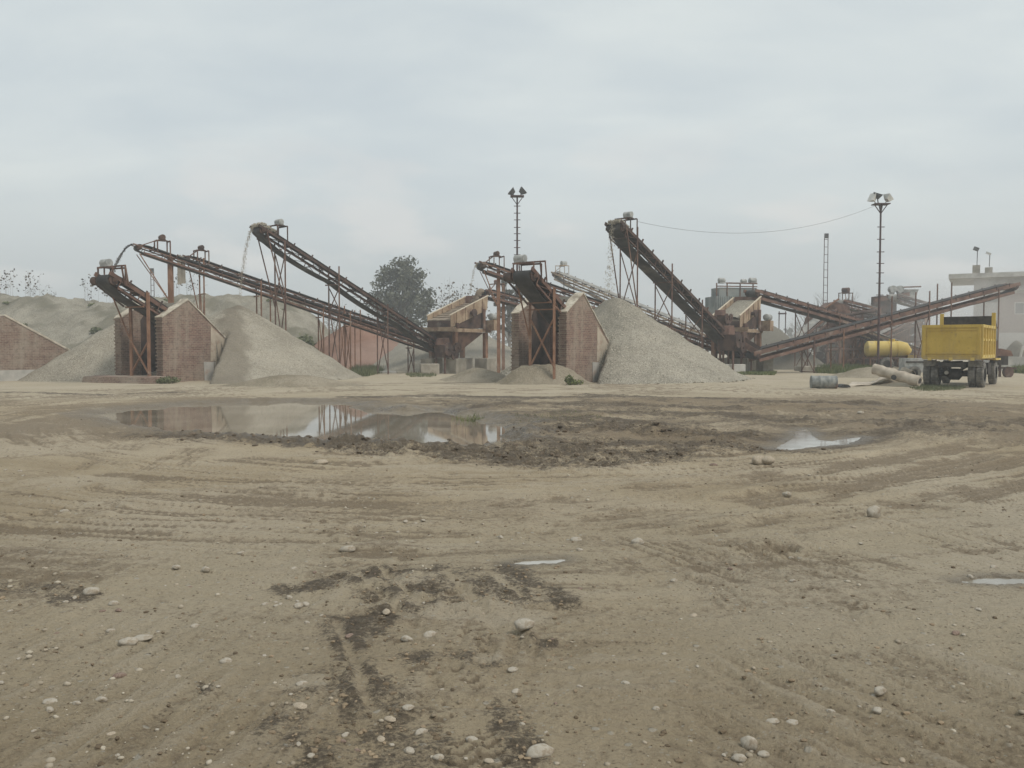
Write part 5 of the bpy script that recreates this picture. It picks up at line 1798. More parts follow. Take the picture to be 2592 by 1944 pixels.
def wheel(parent, x, y, r, wd, name='wheel', side=1):
    ty = MB()
    prof = [(-wd / 2, r * 0.55), (-wd / 2, r * 0.9), (-wd / 2 + 0.035, r * 0.98), (-wd / 4, r), (wd / 4, r), (wd / 2 - 0.035, r * 0.98), (wd / 2, r * 0.9), (wd / 2, r * 0.55)]
    n = 28
    for q, rr in prof:
        for k in range(n):
            a = 2 * math.pi * k / n
            ty.v.append(V((x + rr * math.cos(a), y + q, r + rr * math.sin(a))))
    for i in range(len(prof) - 1):
        for k in range(n):
            ty.f.append([i * n + k, i * n + (k + 1) % n, (i + 1) * n + (k + 1) % n, (i + 1) * n + k])
    for k in range(n):           # tread lugs
        a = 2 * math.pi * k / n
        rot = Matrix.Rotation(-a, 3, 'Y')
        for sg in (-1, 1):
            ty.box((x + (r + 0.004) * math.cos(a), y + sg * wd * 0.24, r + (r + 0.004) * math.sin(a)), (0.025, wd * 0.36, 0.05), rot)
    w_ = ty.build(name, M['tyre'], parent, local=True, smooth=True)
    rm = MB().pipe([(x, y - wd * 0.28, r), (x, y + wd * 0.28, r)], r * 0.56, 20)
    rm.pipe([(x, y - wd * 0.4, r), (x, y + wd * 0.4, r)], r * 0.2, 12)
    rm.build('rim', M['chassis'], w_, local=True, smooth=True)
    return w_


for sg in (-1, 1):
    for dy in (0.70, 1.0):
        wheel(t, 0.1, sg * dy, 0.53, 0.28)
    wheel(t, 3.9, sg * 0.95, 0.53, 0.28)
# tipper body: X from -0.75 to 3.1
bx0, bx1, bw, bz0, bz1 = -0.75, 3.05, 1.07, 1.16, 2.60
fl = MB().box(((bx0 + bx1) / 2, 0, bz0 + 0.05), (bx1 - bx0, 2 * bw, 0.1))
fl.build('body_floor', M['yellow'], t, local=True)
for sg in (-1, 1):
    sd_ = MB().box(((bx0 + bx1) / 2 + 0.03, sg * (bw - 0.025), (bz0 + bz1) / 2 + 0.05), (bx1 - bx0 - 0.06, 0.05, bz1 - bz0 - 0.1))
    sd_.beam((bx0 + 0.05, sg * (bw + 0.02), bz1 - 0.06), (bx1, sg * (bw + 0.02), bz1 - 0.06), 0.1, 0.12)
    sd_.beam((bx0 + 0.05, sg * (bw + 0.02), bz0 + 0.12), (bx1, sg * (bw + 0.02), bz0 + 0.12), 0.1, 0.14)
    sd_.beam((bx0 + 0.1, sg * (bw + 0.01), (bz0 + bz1) / 2 + 0.1), (bx1, sg * (bw + 0.01), (bz0 + bz1) / 2 + 0.1), 0.06, 0.1)
    for k in range(6):
        x = bx0 + 0.12 + (bx1 - bx0 - 0.2) * k / 5
        sd_.beam((x, sg * (bw + 0.04), bz0 + 0.1), (x, sg * (bw + 0.04), bz1 - 0.02), 0.09)
    sd_.build('side_panel', M['yellow_pale'], t, local=True)
tg = MB().box((bx0 - 0.03, 0, (bz0 + bz1) / 2), (0.05, 2 * bw, bz1 - bz0))
tg.box((bx0 - 0.075, 0, bz1 - 0.06), (0.05, 2 * bw + 0.02, 0.12))
tg.box((bx0 - 0.075, 0, bz0 + 0.27), (0.04, 2 * bw - 0.1, 0.07))
tg.box((bx0 - 0.075, 0, bz1 - 0.21), (0.035, 2 * bw - 0.16, 0.05))
tg.box((bx0 - 0.075, 0, bz0 + 0.05), (0.055, 2 * bw + 0.02, 0.1))
for sg in (-1, 1):
    tg.box((bx0 - 0.07, sg * (bw - 0.06), (bz0 + bz1) / 2), (0.045, 0.11, bz1 - bz0 - 0.02))
tgo = tg.build('tailgate', M['yellow'], t, local=True)
for y in (-0.8, 0, 0.8):
    MB().box((bx0 - 0.1, y, bz0 + 0.02), (0.07, 0.14, 0.12)).build('latch', M['yellow_pale'], tgo, local=True)
hb_ = MB().box((bx1, 0, (bz0 + bz1) / 2), (0.05, 2 * bw - 0.06, bz1 - bz0))
for sg in (-1, 1):
    hb_.box((bx1 + 0.05, sg * (bw - 0.03), bz0 + 1.02), (0.13, 0.15, 2.04))
hb_.build('headboard', M['yellow'], t, local=True)
MB().box((bx1 + 0.06, 0, 2.84), (0.05, 2 * bw - 0.2, 0.44)).build('cab_guard', M['chassis'], t, local=True)
# cab with a rear window and canopy behind the headboard
cb_ = MB().box((4.1, 0, 1.85), (1.6, 2.0, 1.5))
cb_.prism([(3.35, -0.98, 2.6), (4.75, -0.98, 2.6), (4.55, -0.95, 2.95), (3.45, -0.95, 2.95)], (0, 1.93, 0))
co = cb_.build('cab', M['rust_dark'], t, local=True, label='dark brown cab')
MB().box((3.335, 0, 2.76), (0.03, 1.5, 0.34)).build('rear_window', M['glass'], co, local=True)
for sg in (-1, 1):
    MB().box((4.1, sg * 1.01, 2.25), (0.9, 0.03, 0.55)).build('side_window', M['glass'], co, local=True)
    MB().box((3.9, sg * 1.0, 1.14), (1.5, 0.34, 0.08)).build('mudguard', M['yellow_pale'], t, local=True)
chs = MB()
for sg in (-1, 1):
    chs.box((1.9, sg * 0.42, 0.93), (5.4, 0.09, 0.24))
    chs.box((0.1, sg * 0.5, 0.66), (1.0, 0.08, 0.10))
for x in (-0.7, 1.0, 2.6):
    chs.box((x, 0, 0.93), (0.1, 0.76, 0.18))
chs.box((-0.72, 0, 0.95), (0.1, 1.1, 0.12))
chs.build('chassis', M['chassis'], t, local=True)
ax = MB().pipe([(0.1, -1.0, 0.53), (0.1, -0.3, 0.53), (0.1, -0.18, 0.53), (0.1, 0.18, 0.53), (0.1, 0.3, 0.53), (0.1, 1.0, 0.53)], [0.09, 0.09, 0.24, 0.24, 0.09, 0.09], 12)
ax.pipe([(3.9, -1.0, 0.53), (3.9, 1.0, 0.53)], 0.08, 10)
ax.pipe([(0.1, 0, 0.55), (3.0, 0, 0.8)], 0.06, 8)
ax.build('axle', M['chassis'], t, local=True, smooth=True)
MB().pipe([(-0.2, 0.25, 0.60), (-0.28, 0.25, 0.60)], 0.08, 12).build('axle_cover', M['concrete_pale'], t, local=True, smooth=True)
for sg in (-1, 1):
    MB().box((-0.5, sg * 0.85, 1.0), (0.03, 0.5, 0.26)).build('mud_flap', M['tyre'], t, local=True)
MB().box((1.9, -0.85, 0.75), (0.9, 0.45, 0.5)).build('fuel_tank', M['chassis'], t, local=True)
MB().box((1.9, 0.85, 0.75), (0.7, 0.4, 0.45)).build('battery_box', M['chassis'], t, local=True)

# ------------------------------------------------------------------ yellow tanker trailer
t = thing('tanker_trailer', 'round yellow tank trailer half hidden behind the mast and tipper', 'tanker', GX(2236, 65), R(-12))
L, rt, zc = 2.3, 0.62, 1.58
MB().pipe([(-L / 2 - 0.22, 0, zc), (-L / 2 - 0.16, 0, zc), (-L / 2, 0, zc), (L / 2, 0, zc), (L / 2 + 0.3, 0, zc - 0.06), (L / 2 + 0.7, 0, zc - 0.3)], [0.2, 0.45, rt, rt, rt * 0.95, 0.3], 24).build('tank', M['yellow_pale'], t, local=True, smooth=True)
bd = MB()
for x in (-0.6, 0.3, 0.9):
    bd.pipe([(x - 0.04, 0, zc), (x + 0.04, 0, zc)], rt + 0.015, 24)
bd.build('band', M['yellow'], t, local=True)
MB().pipe([(0.6, 0, zc + rt - 0.05), (0.6, 0, zc + rt + 0.16)], 0.22, 12).build('hatch', M['yellow'], t, local=True)
MB().box((0.1, 0, zc - rt - 0.06), (3.4, 0.9, 0.14)).build('chassis', M['rust'], t, local=True)
for y in (-0.75, 0.75):
    wheel(t, 0.1, y, 0.48, 0.25)
    wheel(t, 1.7, y, 0.45, 0.25)
MB().box((1.9, 0, 0.85), (0.6, 1.3, 0.6)).build('pump_box', M['yellow'], t, local=True)
MB().beam((-2.6, 0, 0.75), (-1.6, 0, 0.85), 0.12).build('drawbar', M['rust'], t, local=True)
t = thing('parked_trailer', 'dusty grey box trailer between the tanker and the yellow tipper', 'trailer', GX(2318, 46), R(-10))
MB().box((0, 0, 0.72), (1.4, 1.2, 0.75)).build('body', M['motor'], t, local=True)
wheel(t, -0.25, -0.65, 0.33, 0.18)
wheel(t, -0.25, 0.65, 0.33, 0.18)
MB().box((0, -0.62, 0.9), (1.3, 0.03, 0.08)).build('side_rail', M['chassis'], t, local=True)

# ------------------------------------------------------------------ barrel, rolls, belt sheet near the truck
bp = W(2085, 970, 34.3)
rb = 0.27
t = thing('steel_drum', 'dented grey steel drum lying on its side on bare ground', 'drum', (bp.x, bp.y, 0), R(-8))
bm_ = MB()
pts, rs = [], []
for x, r_ in ((-0.5, 0.93), (-0.49, 1.0), (-0.45, 1.0), (-0.44, 0.96), (-0.2, 0.96), (-0.18, 1.02), (-0.15, 1.02), (-0.13, 0.96), (0.13, 0.96), (0.15, 1.02), (0.18, 1.02), (0.2, 0.96), (0.44, 0.96), (0.45, 1.0), (0.49, 1.0), (0.5, 0.93)):
    pts.append((x, 0, rb - 0.01))
    rs.append(rb * r_)
bm_.pipe(pts, rs, 28)
bm_.build('shell', M['drum'], t, local=True, smooth=True)
e = MB().pipe([(0.485, 0, rb), (0.492, 0, rb)], rb * 0.9, 24)
e.build('lid', M['rust'], t, local=True)


def roll(label, a, b, r, mat='roll', dark_end=True):
    t = thing('rubber_roll', label, 'rubber roll', ((a.x + b.x) / 2, (a.y + b.y) / 2, 0), 0)
    n = 12
    pts, rs = [], []
    for i in range(n + 1):
        q = a.lerp(b, i / n)
        pts.append(q + V((0, 0, 0.015 * math.sin(i * 1.7))))
        rs.append(r * (1 + 0.06 * math.sin(i * 2.3 + a.x)))
    MB().pipe(pts, rs, 18).build('roll', M[mat], t, smooth=True)
    d = (b - a).normalized()
    MB().pipe([a - d * 0.006, a + d * 0.1], r * 0.62, 14).build('end_core', M['rubber'], t)
    MB().pipe([b - d * 0.1, b + d * 0.006], r * 0.62, 14).build('end_core', M['rubber'], t)
    return t


roll('long dusty rubber roll propped on the mound beside the tipper', W(2212, 934, 37.0), W(2328, 966, 35.6), 0.235)
roll('shorter dusty rubber roll lying behind the long one', W(2285, 940, 38.0), W(2312, 950, 37.6), 0.2)
# black disc painting the shade of a hollow where the roll layers part
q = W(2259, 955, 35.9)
tag(MB().pipe([q + V((-0.04, -0.22, 0)), q + V((0.0, -0.12, 0))], 0.11, 12).build('hollow_shade', M['rubber']), 'small black disc painted as the shaded hollow in the long roll', 'shaded hollow')
# belt sheet
sh = MB()
edge0 = [W(2128, 979, 34.2), W(2150, 978, 34.3), W(2200, 976, 34.5), W(2250, 968, 35.0), W(2285, 962, 35.6)]
ax_ = [G(2130, 982), G(2145, 979), G(2192, 978), G(2225, 975), G(2275, 967)]
bx_ = [G(2146, 977), G(2158, 974), G(2215, 969), G(2248, 958), G(2266, 957)]
zs = [0.03, 0.05, 0.05, 0.20, 0.36]
zs2 = [0.03, 0.12, 0.09, 0.34, 0.44]
n = 20
for i in range(n + 1):
    f = i / n * 4
    k = min(int(f), 3)
    g_ = f - k
    A, B = ax_[k].lerp(ax_[k + 1], g_), bx_[k].lerp(bx_[k + 1], g_)
    za, zb_ = zs[k] + (zs[k + 1] - zs[k]) * g_, zs2[k] + (zs2[k + 1] - zs2[k]) * g_
    for j in range(5):
        q = A.lerp(B, j / 4)
        q.z = za + (zb_ - za) * j / 4 + 0.03 * math.sin(i * 0.9 + j)
        sh.v.append(q)
for i in range(n):
    for j in range(4):
        sh.f.append([i * 5 + j, i * 5 + j + 1, i * 5 + j + 6, i * 5 + j + 5])
o = sh.build('rubber_sheet', M['roll'], smooth=True)
o.modifiers.new('thick', 'SOLIDIFY').thickness = 0.03
tag(o, 'crumpled pale belt sheet spread on the ground between drum and rolls', 'rubber sheet')
bq = G(2140, 982)
m_ = MB()
for k in range(9):
    an = math.pi * k / 8
    m_.v += [V((bq.x + 0.22 * math.cos(an), bq.y, 0.02 + 0.13 * math.sin(an))), V((bq.x + 0.22 * math.cos(an), bq.y + 0.5, 0.02 + 0.13 * math.sin(an)))]
for k in range(8):
    m_.f.append([2 * k, 2 * k + 1, 2 * k + 3, 2 * k + 2])
m_.f.append([2 * k for k in range(9)])
tag(m_.build('rubber_flap', M['rubber'], smooth=True), 'black curled rubber flap beside the steel drum', 'rubber flap')

# ------------------------------------------------------------------ vegetation


def leaves_mesh(centers, size, rnd, aspect=0.6):
    n = len(centers)
    d1 = rnd.normal(0, 1, (n, 3))
    d1 /= np.linalg.norm(d1, axis=1)[:, None]
    d2 = np.cross(d1, rnd.normal(0, 1, (n, 3)))
    d2 /= np.linalg.norm(d2, axis=1)[:, None] + 1e-9
    s = size * (0.6 + 0.8 * rnd.random((n, 1)))
    a, b = d1 * s, d2 * s * aspect
    vs = np.stack([centers - a, centers + b, centers + a, centers - b], 1).reshape(-1, 3)
    fs = np.arange(4 * n).reshape(n, 4)
    return vs, fs


def broad_tree(name, label, cat, pos, ht, rad, seed, ncl=70, per=110, leaf=0.16, mat='leaf', group=None, low=0.28):
    rnd = np.random.default_rng(seed)
    t = thing(name, label, cat, pos, 0, group)
    tk = MB()
    tk.pipe([(0, 0, -0.2), (0.1, 0, ht * 0.2), (-0.1, 0.1, ht * 0.45), (0.1, 0, ht * 0.75)], [ht * 0.022, ht * 0.018, ht * 0.012, ht * 0.004], 8)
    cls = []
    for i in range(ncl):
        while True:
            q = rnd.uniform(-1, 1, 3)
            if 0.35 < np.linalg.norm(q) < 1:
                break
        z = ht * (low + (1 - low) * (0.5 + 0.5 * q[2]))
        f = 1.0 + 0.25 * (rnd.random() - 0.5)
        taper = 1.0 - 0.3 * max(0, q[2]) ** 2
        cls.append((q[0] * rad * f * taper, q[1] * rad * f * taper, z))
    cls = np.array(cls)
    for c in cls[::3]:
        zs_ = max(ht * 0.18, c[2] * 0.55)
        tk.pipe([(0, 0, zs_), (c[0] * 0.5, c[1] * 0.5, (zs_ + c[2]) / 2 + 0.2), tuple(c)], [ht * 0.008, ht * 0.005, ht * 0.0015], 5)
    tk.build('trunk', M['bark'], t, local=True)
    pts = []
    for c in cls:
        r_ = rad * (0.12 + 0.15 * rnd.random())
        k = int(per * (0.6 + 0.8 * rnd.random()))
        q = rnd.normal(0, 1, (k, 3))
        q /= np.linalg.norm(q, axis=1)[:, None]
        pts.append(c + q * (rnd.random((k, 1)) ** 0.5) * r_ * np.array([1.15, 1.15, 0.8]))
    vs, fs = leaves_mesh(np.vstack(pts), leaf, rnd)
    np_mesh('crown', vs, fs, M[mat], t, smooth=False)
    return t


p = GX(1018, 112)
broad_tree('broadleaf_tree', 'big round dark tree rising behind the left conveyor', 'tree', p, W(1018, 650, 112).z, 4.1, 5, 190, 60, 0.19, low=0.18)
p = GX(1288, 105)
broad_tree('broadleaf_tree', 'narrow dim tree half hidden by the small conveyor and the middle mast', 'tree', p, W(1288, 690, 105).z, 1.9, 6, 40, 90, 0.17, 'leaf_far')


def sapling(name, label, seed, ht, nst, nleaf, leaf, spread, mat='leaf_dry', top=0.45, stem=0.028):
    rnd = np.random.default_rng(seed)
    t = thing(name, label, 'sapling', (0, 0, 0))
    st = MB()
    pts = []
    for i in range(nst):
        x, y = rnd.uniform(-spread, spread), rnd.uniform(-spread, spread)
        h_ = ht * rnd.uniform(0.7, 1.0)
        lx, ly = rnd.uniform(-0.1, 0.1, 2) * h_
        st.pipe([(x, y, -0.2), (x + lx * 0.4, y + ly * 0.4, h_ * 0.5), (x + lx, y + ly, h_)], [stem, stem * 0.7, stem * 0.25], 4)
        for k in range(max(2, nleaf // nst)):
            f = rnd.uniform(top, 1.0)
            a = rnd.uniform(0, 6.28)
            b = rnd.uniform(0.1, 0.28) * ht * (1.15 - f)
            c = np.array([x + lx * f, y + ly * f, h_ * f])
            e = c + np.array([math.cos(a) * b, math.sin(a) * b, b * 0.6])
            st.pipe([tuple(c), tuple(e)], [stem * 0.3, stem * 0.15], 3)
            pts.append(e)
            if rnd.random() < 0.5:
                pts.append(e + rnd.normal(0, 0.12, 3))
    st.build('stem', M['twig'], t, local=True)
    vs, fs = leaves_mesh(np.array(pts), leaf, rnd, 0.75)
    np_mesh('leaves', vs, fs, M[mat], t, smooth=False)
    return t


# sparse leafed shrubs along the top of the bank
sp0 = sapling('sparse_sapling', 'sparse spindly sapling with scattered dead leaves on the bank at far left', 31, 2.6, 8, 70, 0.085, 1.3, stem=0.008, top=0.25)
sp1 = sapling('sparse_sapling', 'thin weedy sapling on the bank top left of the left bin', 32, 2.4, 5, 34, 0.085, 0.7, stem=0.008, top=0.25)


def bank_z(x, y):
    return float(bank(np.array([float(x)]), np.array([float(y)]))[0])


spots = [(sp0, 62, 79, 1.15, None), (sp0, 8, 79, 1.0, 'sparse leafed sapling at the very left edge of the bank'), (sp0, 100, 80, 0.7, 'short sparse sapling just right of the tallest ones on the left bank'),
         (sp1, 232, 79, 1.25, None), (sp1, 284, 80, 1.1, 'thin weedy sapling seen just under the stubby left conveyor head'),
         (sp0, 468, 80, 1.0, 'sparse leafed sapling on the bank right of the hanging curtain'), (sp1, 485, 80, 0.7, 'little weedy sapling on the bank between the conveyor posts'), (sp1, 132, 79, 0.5, 'tiny weed sapling on the bank in front of the sky gap'),
         (sp0, 420, 82, 0.6, 'low leafy sapling on the bank behind the thick post')]
used = set()
for root, px, d, sc, lab in spots:
    q = GX(px, d)
    q.z = bank_z(q.x, q.y) - 0.05
    if lab is None:
        root.location = q
        root.scale = (sc,) * 3
    else:
        dup(root, q, rotz=px * 0.7, scale=(sc,) * 3, label=lab)

# rows of thin poplars in haze
pop = sapling('thin_poplar', 'bare slender poplar with a few leaves standing behind the tan screen', 41, 10.2, 3, 42, 0.13, 0.9, top=0.62, stem=0.018)
pop['group'] = 'slender poplars behind the plants'
pop['category'] = 'poplar'
pop.location = GX(1110, 106)
rnd = random.Random(5)
for px in (1122, 1136, 1148, 1160, 1171, 1182, 1193, 1204, 1215, 1128, 1154, 1177, 1199):
    d = rnd.uniform(100, 122)
    dup(pop, GX(px, d), rotz=rnd.uniform(0, 6), scale=(1, 1, rnd.uniform(0.88, 1.12) * (d * 0.0092)))
far = sapling('bare_poplar', 'hazy bare poplar far behind the crossing left conveyors', 43, 9.5, 3, 40, 0.12, 0.9, 'leaf_far', top=0.3, stem=0.03)
far['group'] = 'hazy bare poplars beyond the left plant'
far['category'] = 'poplar'
far.location = GX(822, 150)
for k in range(26):
    d = rnd.uniform(135, 175)
    dup(far, GX(826 + k * 6.2 + rnd.uniform(-3, 3), d), rotz=rnd.uniform(0, 6), scale=(1.1, 1.1, rnd.uniform(0.75, 1.12)))


def bare_tree(label, seed, ht, group):
    rnd = random.Random(seed)
    t = thing('bare_tree', label, 'tree', (0, 0, 0), 0, group)
    tk, tw = MB(), MB()

    def grow(p, d, ln, r, lev):
        e = p + d * ln
        m = p.lerp(e, 0.5) + V((rnd.uniform(-1, 1), rnd.uniform(-1, 1), 0)) * ln * 0.06
        (tk if lev < 2 else tw).pipe([p, m, e], [r, r * 0.8, r * 0.55], 6 if lev < 2 else 3, caps=False)
        if lev >= 5:
            return
        for k in range(3 if lev else 4):
            q = (d + V((rnd.uniform(-1, 1), rnd.uniform(-1, 1), rnd.uniform(-0.1, 0.6))) * 0.62).normalized()
            s0 = p.lerp(e, rnd.uniform(0.45, 1.0))
            grow(s0, q, ln * rnd.uniform(0.6, 0.8), r * 0.55, lev + 1)
    grow(V((0, 0, -0.2)), V((0, 0, 1)), ht * 0.30, ht * 0.016, 0)
    tk.build('trunk', M['bark'], t, local=True)
    tw.build('twigs', M['twig'], t, local=True)
    return t


bt = bare_tree('bare leafless tree, a grey haze of twigs behind the right plant', 71, 12.5, 'bare trees in the haze behind the right plant')
bt.location = GX(2118, 150)
for px, d, s_ in ((2048, 160, 0.95), (2068, 150, 0.9), (2095, 165, 1.15), (2145, 155, 1.12), (2168, 150, 0.95), (2190, 160, 1.05), (2210, 150, 0.85), (2030, 170, 0.9), (1748, 165, 0.7), (1722, 170, 0.75), (2235, 160, 0.95), (2310, 165, 0.85)):
    dup(bt, GX(px, d), rotz=px * 1.3, scale=(s_,) * 3)


# grass tufts (ground cover)
def grass_patch(label, pts, dens, ht, seed, mat='grass', wd=0.012, zfn=None):
    rnd = np.random.default_rng(seed)
    P = np.array([[G(a, b).x, G(a, b).y] for a, b in pts])
    mn, mx = P.min(0), P.max(0)
    n = int(dens * (mx[0] - mn[0]) * (mx[1] - mn[1]))
    x, y = rnd.uniform(mn[0], mx[0], n), rnd.uniform(mn[1], mx[1], n)
    s = -sdist(x, y, P)
    keep = (s > 0) & (fbm(x * 2.0, y * 2.0, 3, seed) + np.clip(s, 0, 0.5) > 0.55)
    x, y = x[keep], y[keep]
    n = len(x)
    z = ground_fields(x, y)[0] if zfn is None else zfn(x, y)
    a = rnd.uniform(0, 6.28, n)
    h_ = ht * (0.4 + 0.8 * rnd.random(n)) * (0.6 + 0.8 * fbm(x * 1.5, y * 1.5, 3, seed + 1))
    lx, ly = rnd.normal(0, 0.35, n) * h_, rnd.normal(0, 0.35, n) * h_
    b = np.stack([x, y, z - 0.02], 1)
    dx = np.stack([np.cos(a) * wd, np.sin(a) * wd, np.zeros(n)], 1)
    tp = b + np.stack([lx, ly, h_], 1)
    vs = np.stack([b - dx, b + dx, tp], 1).reshape(-1, 3)
    o = np_mesh('grass', vs, np.arange(3 * n).reshape(n, 3), M[mat], smooth=False)
    tag(o, label, 'grass', kind='stuff')


grass_patch('patch of green grass behind the drum at the plant edge', [(2060, 945), (2075, 931), (2130, 929), (2230, 938), (2255, 944), (2150, 949)], 120, 0.42, 3, wd=0.03)
grass_patch('green weeds growing beside the left pile', [(882, 953), (900, 938), (960, 936), (972, 944), (930, 955)], 90, 0.5, 4, 'grass_dark', 0.03)
grass_patch('weeds at the foot of the mossy block', [(1020, 950), (1060, 946), (1110, 950), (1100, 956), (1040, 956)], 70, 0.2, 5, 'grass_dark', 0.02)
grass_patch('tufts of grass under the tail of the tipper', [(2300, 982), (2330, 976), (2440, 980), (2450, 984), (2340, 990)], 260, 0.13, 6, 'grass_dark', 0.015)
grass_patch('sparse reeds standing in the puddle', [(1140, 1062), (1150, 1050), (1200, 1048), (1225, 1058), (1200, 1068)], 260, 0.16, 7, 'grass', 0.008)
grass_patch('thin green shoots on the churned wet ground', [(1290, 1060), (1420, 1048), (1560, 1058), (1500, 1075), (1330, 1078)], 130, 0.06, 8, 'grass', 0.008)
grass_patch('weeds in front of the gravel loaded screen', [(1860, 950), (1880, 942), (1970, 944), (1960, 951)], 160, 0.2, 9, 'grass', 0.03)
grass_patch('weeds by the low grey wall on the right', [(2560, 945), (2570, 935), (2640, 935), (2640, 948)], 150, 0.5, 10, 'grass', 0.03)
grass_patch('dry grass strip in front of the hopper tower', [(2040, 922), (2240, 920), (2240, 927), (2040, 930)], 12, 0.3, 11, 'grass', 0.06)


def bush(label, px, d, z, w_, h_, seed, n=500, leaf=0.05, mat='grass_dark'):
    rnd = np.random.default_rng(seed)
    p = GX(px, d)
    t = thing('weed_bush', label, 'bush', (p.x, p.y, z), 0)
    q = rnd.normal(0, 1, (n, 3))
    q /= np.linalg.norm(q, axis=1)[:, None]
    q *= rnd.random((n, 1)) ** 0.4
    pts = q * np.array([w_ / 2, w_ / 2, h_ / 2]) + np.array([0, 0, h_ / 2])
    pts *= 1 + 0.25 * (rnd.random((n, 1)) - 0.5)
    vs, fs = leaves_mesh(pts, leaf, rnd)
    np_mesh('foliage', vs, fs, M[mat], t, smooth=False)
    st = MB()
    for k in range(9):
        e = pts[rnd.integers(n)]
        st.pipe([(0, 0, -0.1), tuple(e)], [0.015, 0.005], 4)
    st.build('stem', M['twig'], t, local=True)


bush('low green weed at the front right corner of the left brick bin', 428, 38.3, 0.05, 0.9, 0.30, 21, 520, 0.045)
bush('tiny green weed beside the front corner of the left brick bin', 408, 38.2, 0.05, 0.5, 0.22, 22, 260, 0.045)
bush('yellow green weed at the right corner of the middle brick bin', 1458, 37.4, 0.0, 0.7, 0.26, 23, 260, 0.04, 'grass')
bush('small weed clump where the middle mound meets the brick wall', 1442, 37.2, 0.02, 0.4, 0.45, 24, 240, 0.045, 'grass')
bush('dark green bush growing on the bank above the damp streaked pile', 772, 64.5, bank_z(GX(772, 66).x, 66), 1.6, 1.5, 25, 700, 0.12)
bush('second dark bush on the bank just right of the first', 790, 63.5, bank_z(GX(790, 65).x, 65) - 0.3, 1.3, 1.5, 26, 500, 0.12)
bush('scrubby dark bush low on the bank behind the left bin', 245, 70, bank_z(GX(245, 70).x, 70) - 0.1, 1.0, 0.6, 27, 260, 0.1)
bush('scrubby bush on the bank face above the left edge wall', 232, 67, bank_z(GX(232, 67).x, 67) - 0.1, 0.9, 0.5, 28, 220, 0.1)

bush('dry scrub tuft on the face of the left bank', 60, 70, bank_z(GX(60, 70).x, 70) - 0.1, 0.8, 0.45, 29, 110, 0.08, 'grass')
tuft = [o for o in scene.objects if o.type == 'EMPTY' and o.get('label') == 'dry scrub tuft on the face of the left bank'][0]
tuft['group'] = 'dry scrub tufts dotted over the left bank'
rb_ = random.Random(8)
for k in range(11):
    px, d = rb_.uniform(-30, 760), rb_.uniform(66, 80)
    q = GX(px, d)
    q.z = bank_z(q.x, d) - 0.08
    sc_ = rb_.uniform(0.5, 1.3)
    dup(tuft, q, rotz=rb_.uniform(0, 6), scale=(sc_ * 1.2, sc_ * 1.2, sc_ * 0.8))

# far wood line along the horizon
rnd = np.random.default_rng(99)
xs = rnd.uniform(-330, 330, 5200)
ys = rnd.uniform(235, 265, 5200)
hh = 5.5 + 4.5 * fbm(xs * 0.035, ys * 0.0, 4, 7)
pts = np.stack([xs, ys, rnd.random(5200) ** 0.8 * hh], 1)
vs, fs = leaves_mesh(pts, 1.15, rnd)
tag(np_mesh('far_wood', vs, fs, M['leaf_far'], smooth=False), 'hazy line of woodland along the horizon', 'woodland', kind='stuff')

# ------------------------------------------------------------------ stones


def stone_mesh(seed, mat, flat=0.6, sub=3):
    rnd = random.Random(seed)
    bm = bmesh.new()
    bmesh.ops.create_icosphere(bm, subdivisions=sub, radius=1.0)
    sx, sy, sz = 1.0, rnd.uniform(0.6, 0.85), flat * rnd.uniform(0.8, 1.1)
    off = V((rnd.uniform(0, 50), rnd.uniform(0, 50), rnd.uniform(0, 50)))
    planes = [(V((rnd.uniform(-1, 1), rnd.uniform(-1, 1), rnd.uniform(-0.6, 1))).normalized(), rnd.uniform(0.72, 0.95)) for _ in range(5)]
    from mathutils import noise as mn
    for v in bm.verts:
        q = v.co.copy()
        for n_, dd in planes:
            k = q.dot(n_)
            if k > dd:
                q -= n_ * (k - dd) * 0.8
        q *= 1 + 0.16 * mn.noise(v.co * 1.3 + off) + 0.05 * mn.noise(v.co * 4 + off)
        v.co = V((q.x * sx, q.y * sy, q.z * sz))
    me = bpy.data.meshes.new('stone')
    bm.to_mesh(me)
    bm.free()
    me.polygons.foreach_set('use_smooth', [True] * len(me.polygons))
    me.materials.append(mat)
    return me


SM = [stone_mesh(i, M['stone'], 0.45 + 0.05 * (i % 5)) for i in range(10)]
SD = [stone_mesh(30 + i, M['stone_dark'], 0.55) for i in range(3)]
ST = [stone_mesh(40 + i, M['stone_tan'], 0.55) for i in range(3)]


def stone(px, py, wpx, lab, me, group=None, bury=0.36, rot=None, hscale=1.0):
    p = G(px, py)
    s = wpx * p.y / FPX / 2
    o = bpy.data.objects.new('stone', me)
    col.objects.link(o)
    o.location = (p.x, p.y, Hg(p.x, p.y) + s * 0.5 * (1 - 2 * bury) * hscale)
    o.scale = (s, s, s * hscale)
    o.rotation_euler = (0, 0, random.uniform(-0.5, 0.5) if rot is None else rot)
    tag(o, lab, 'stone', group)
    return o


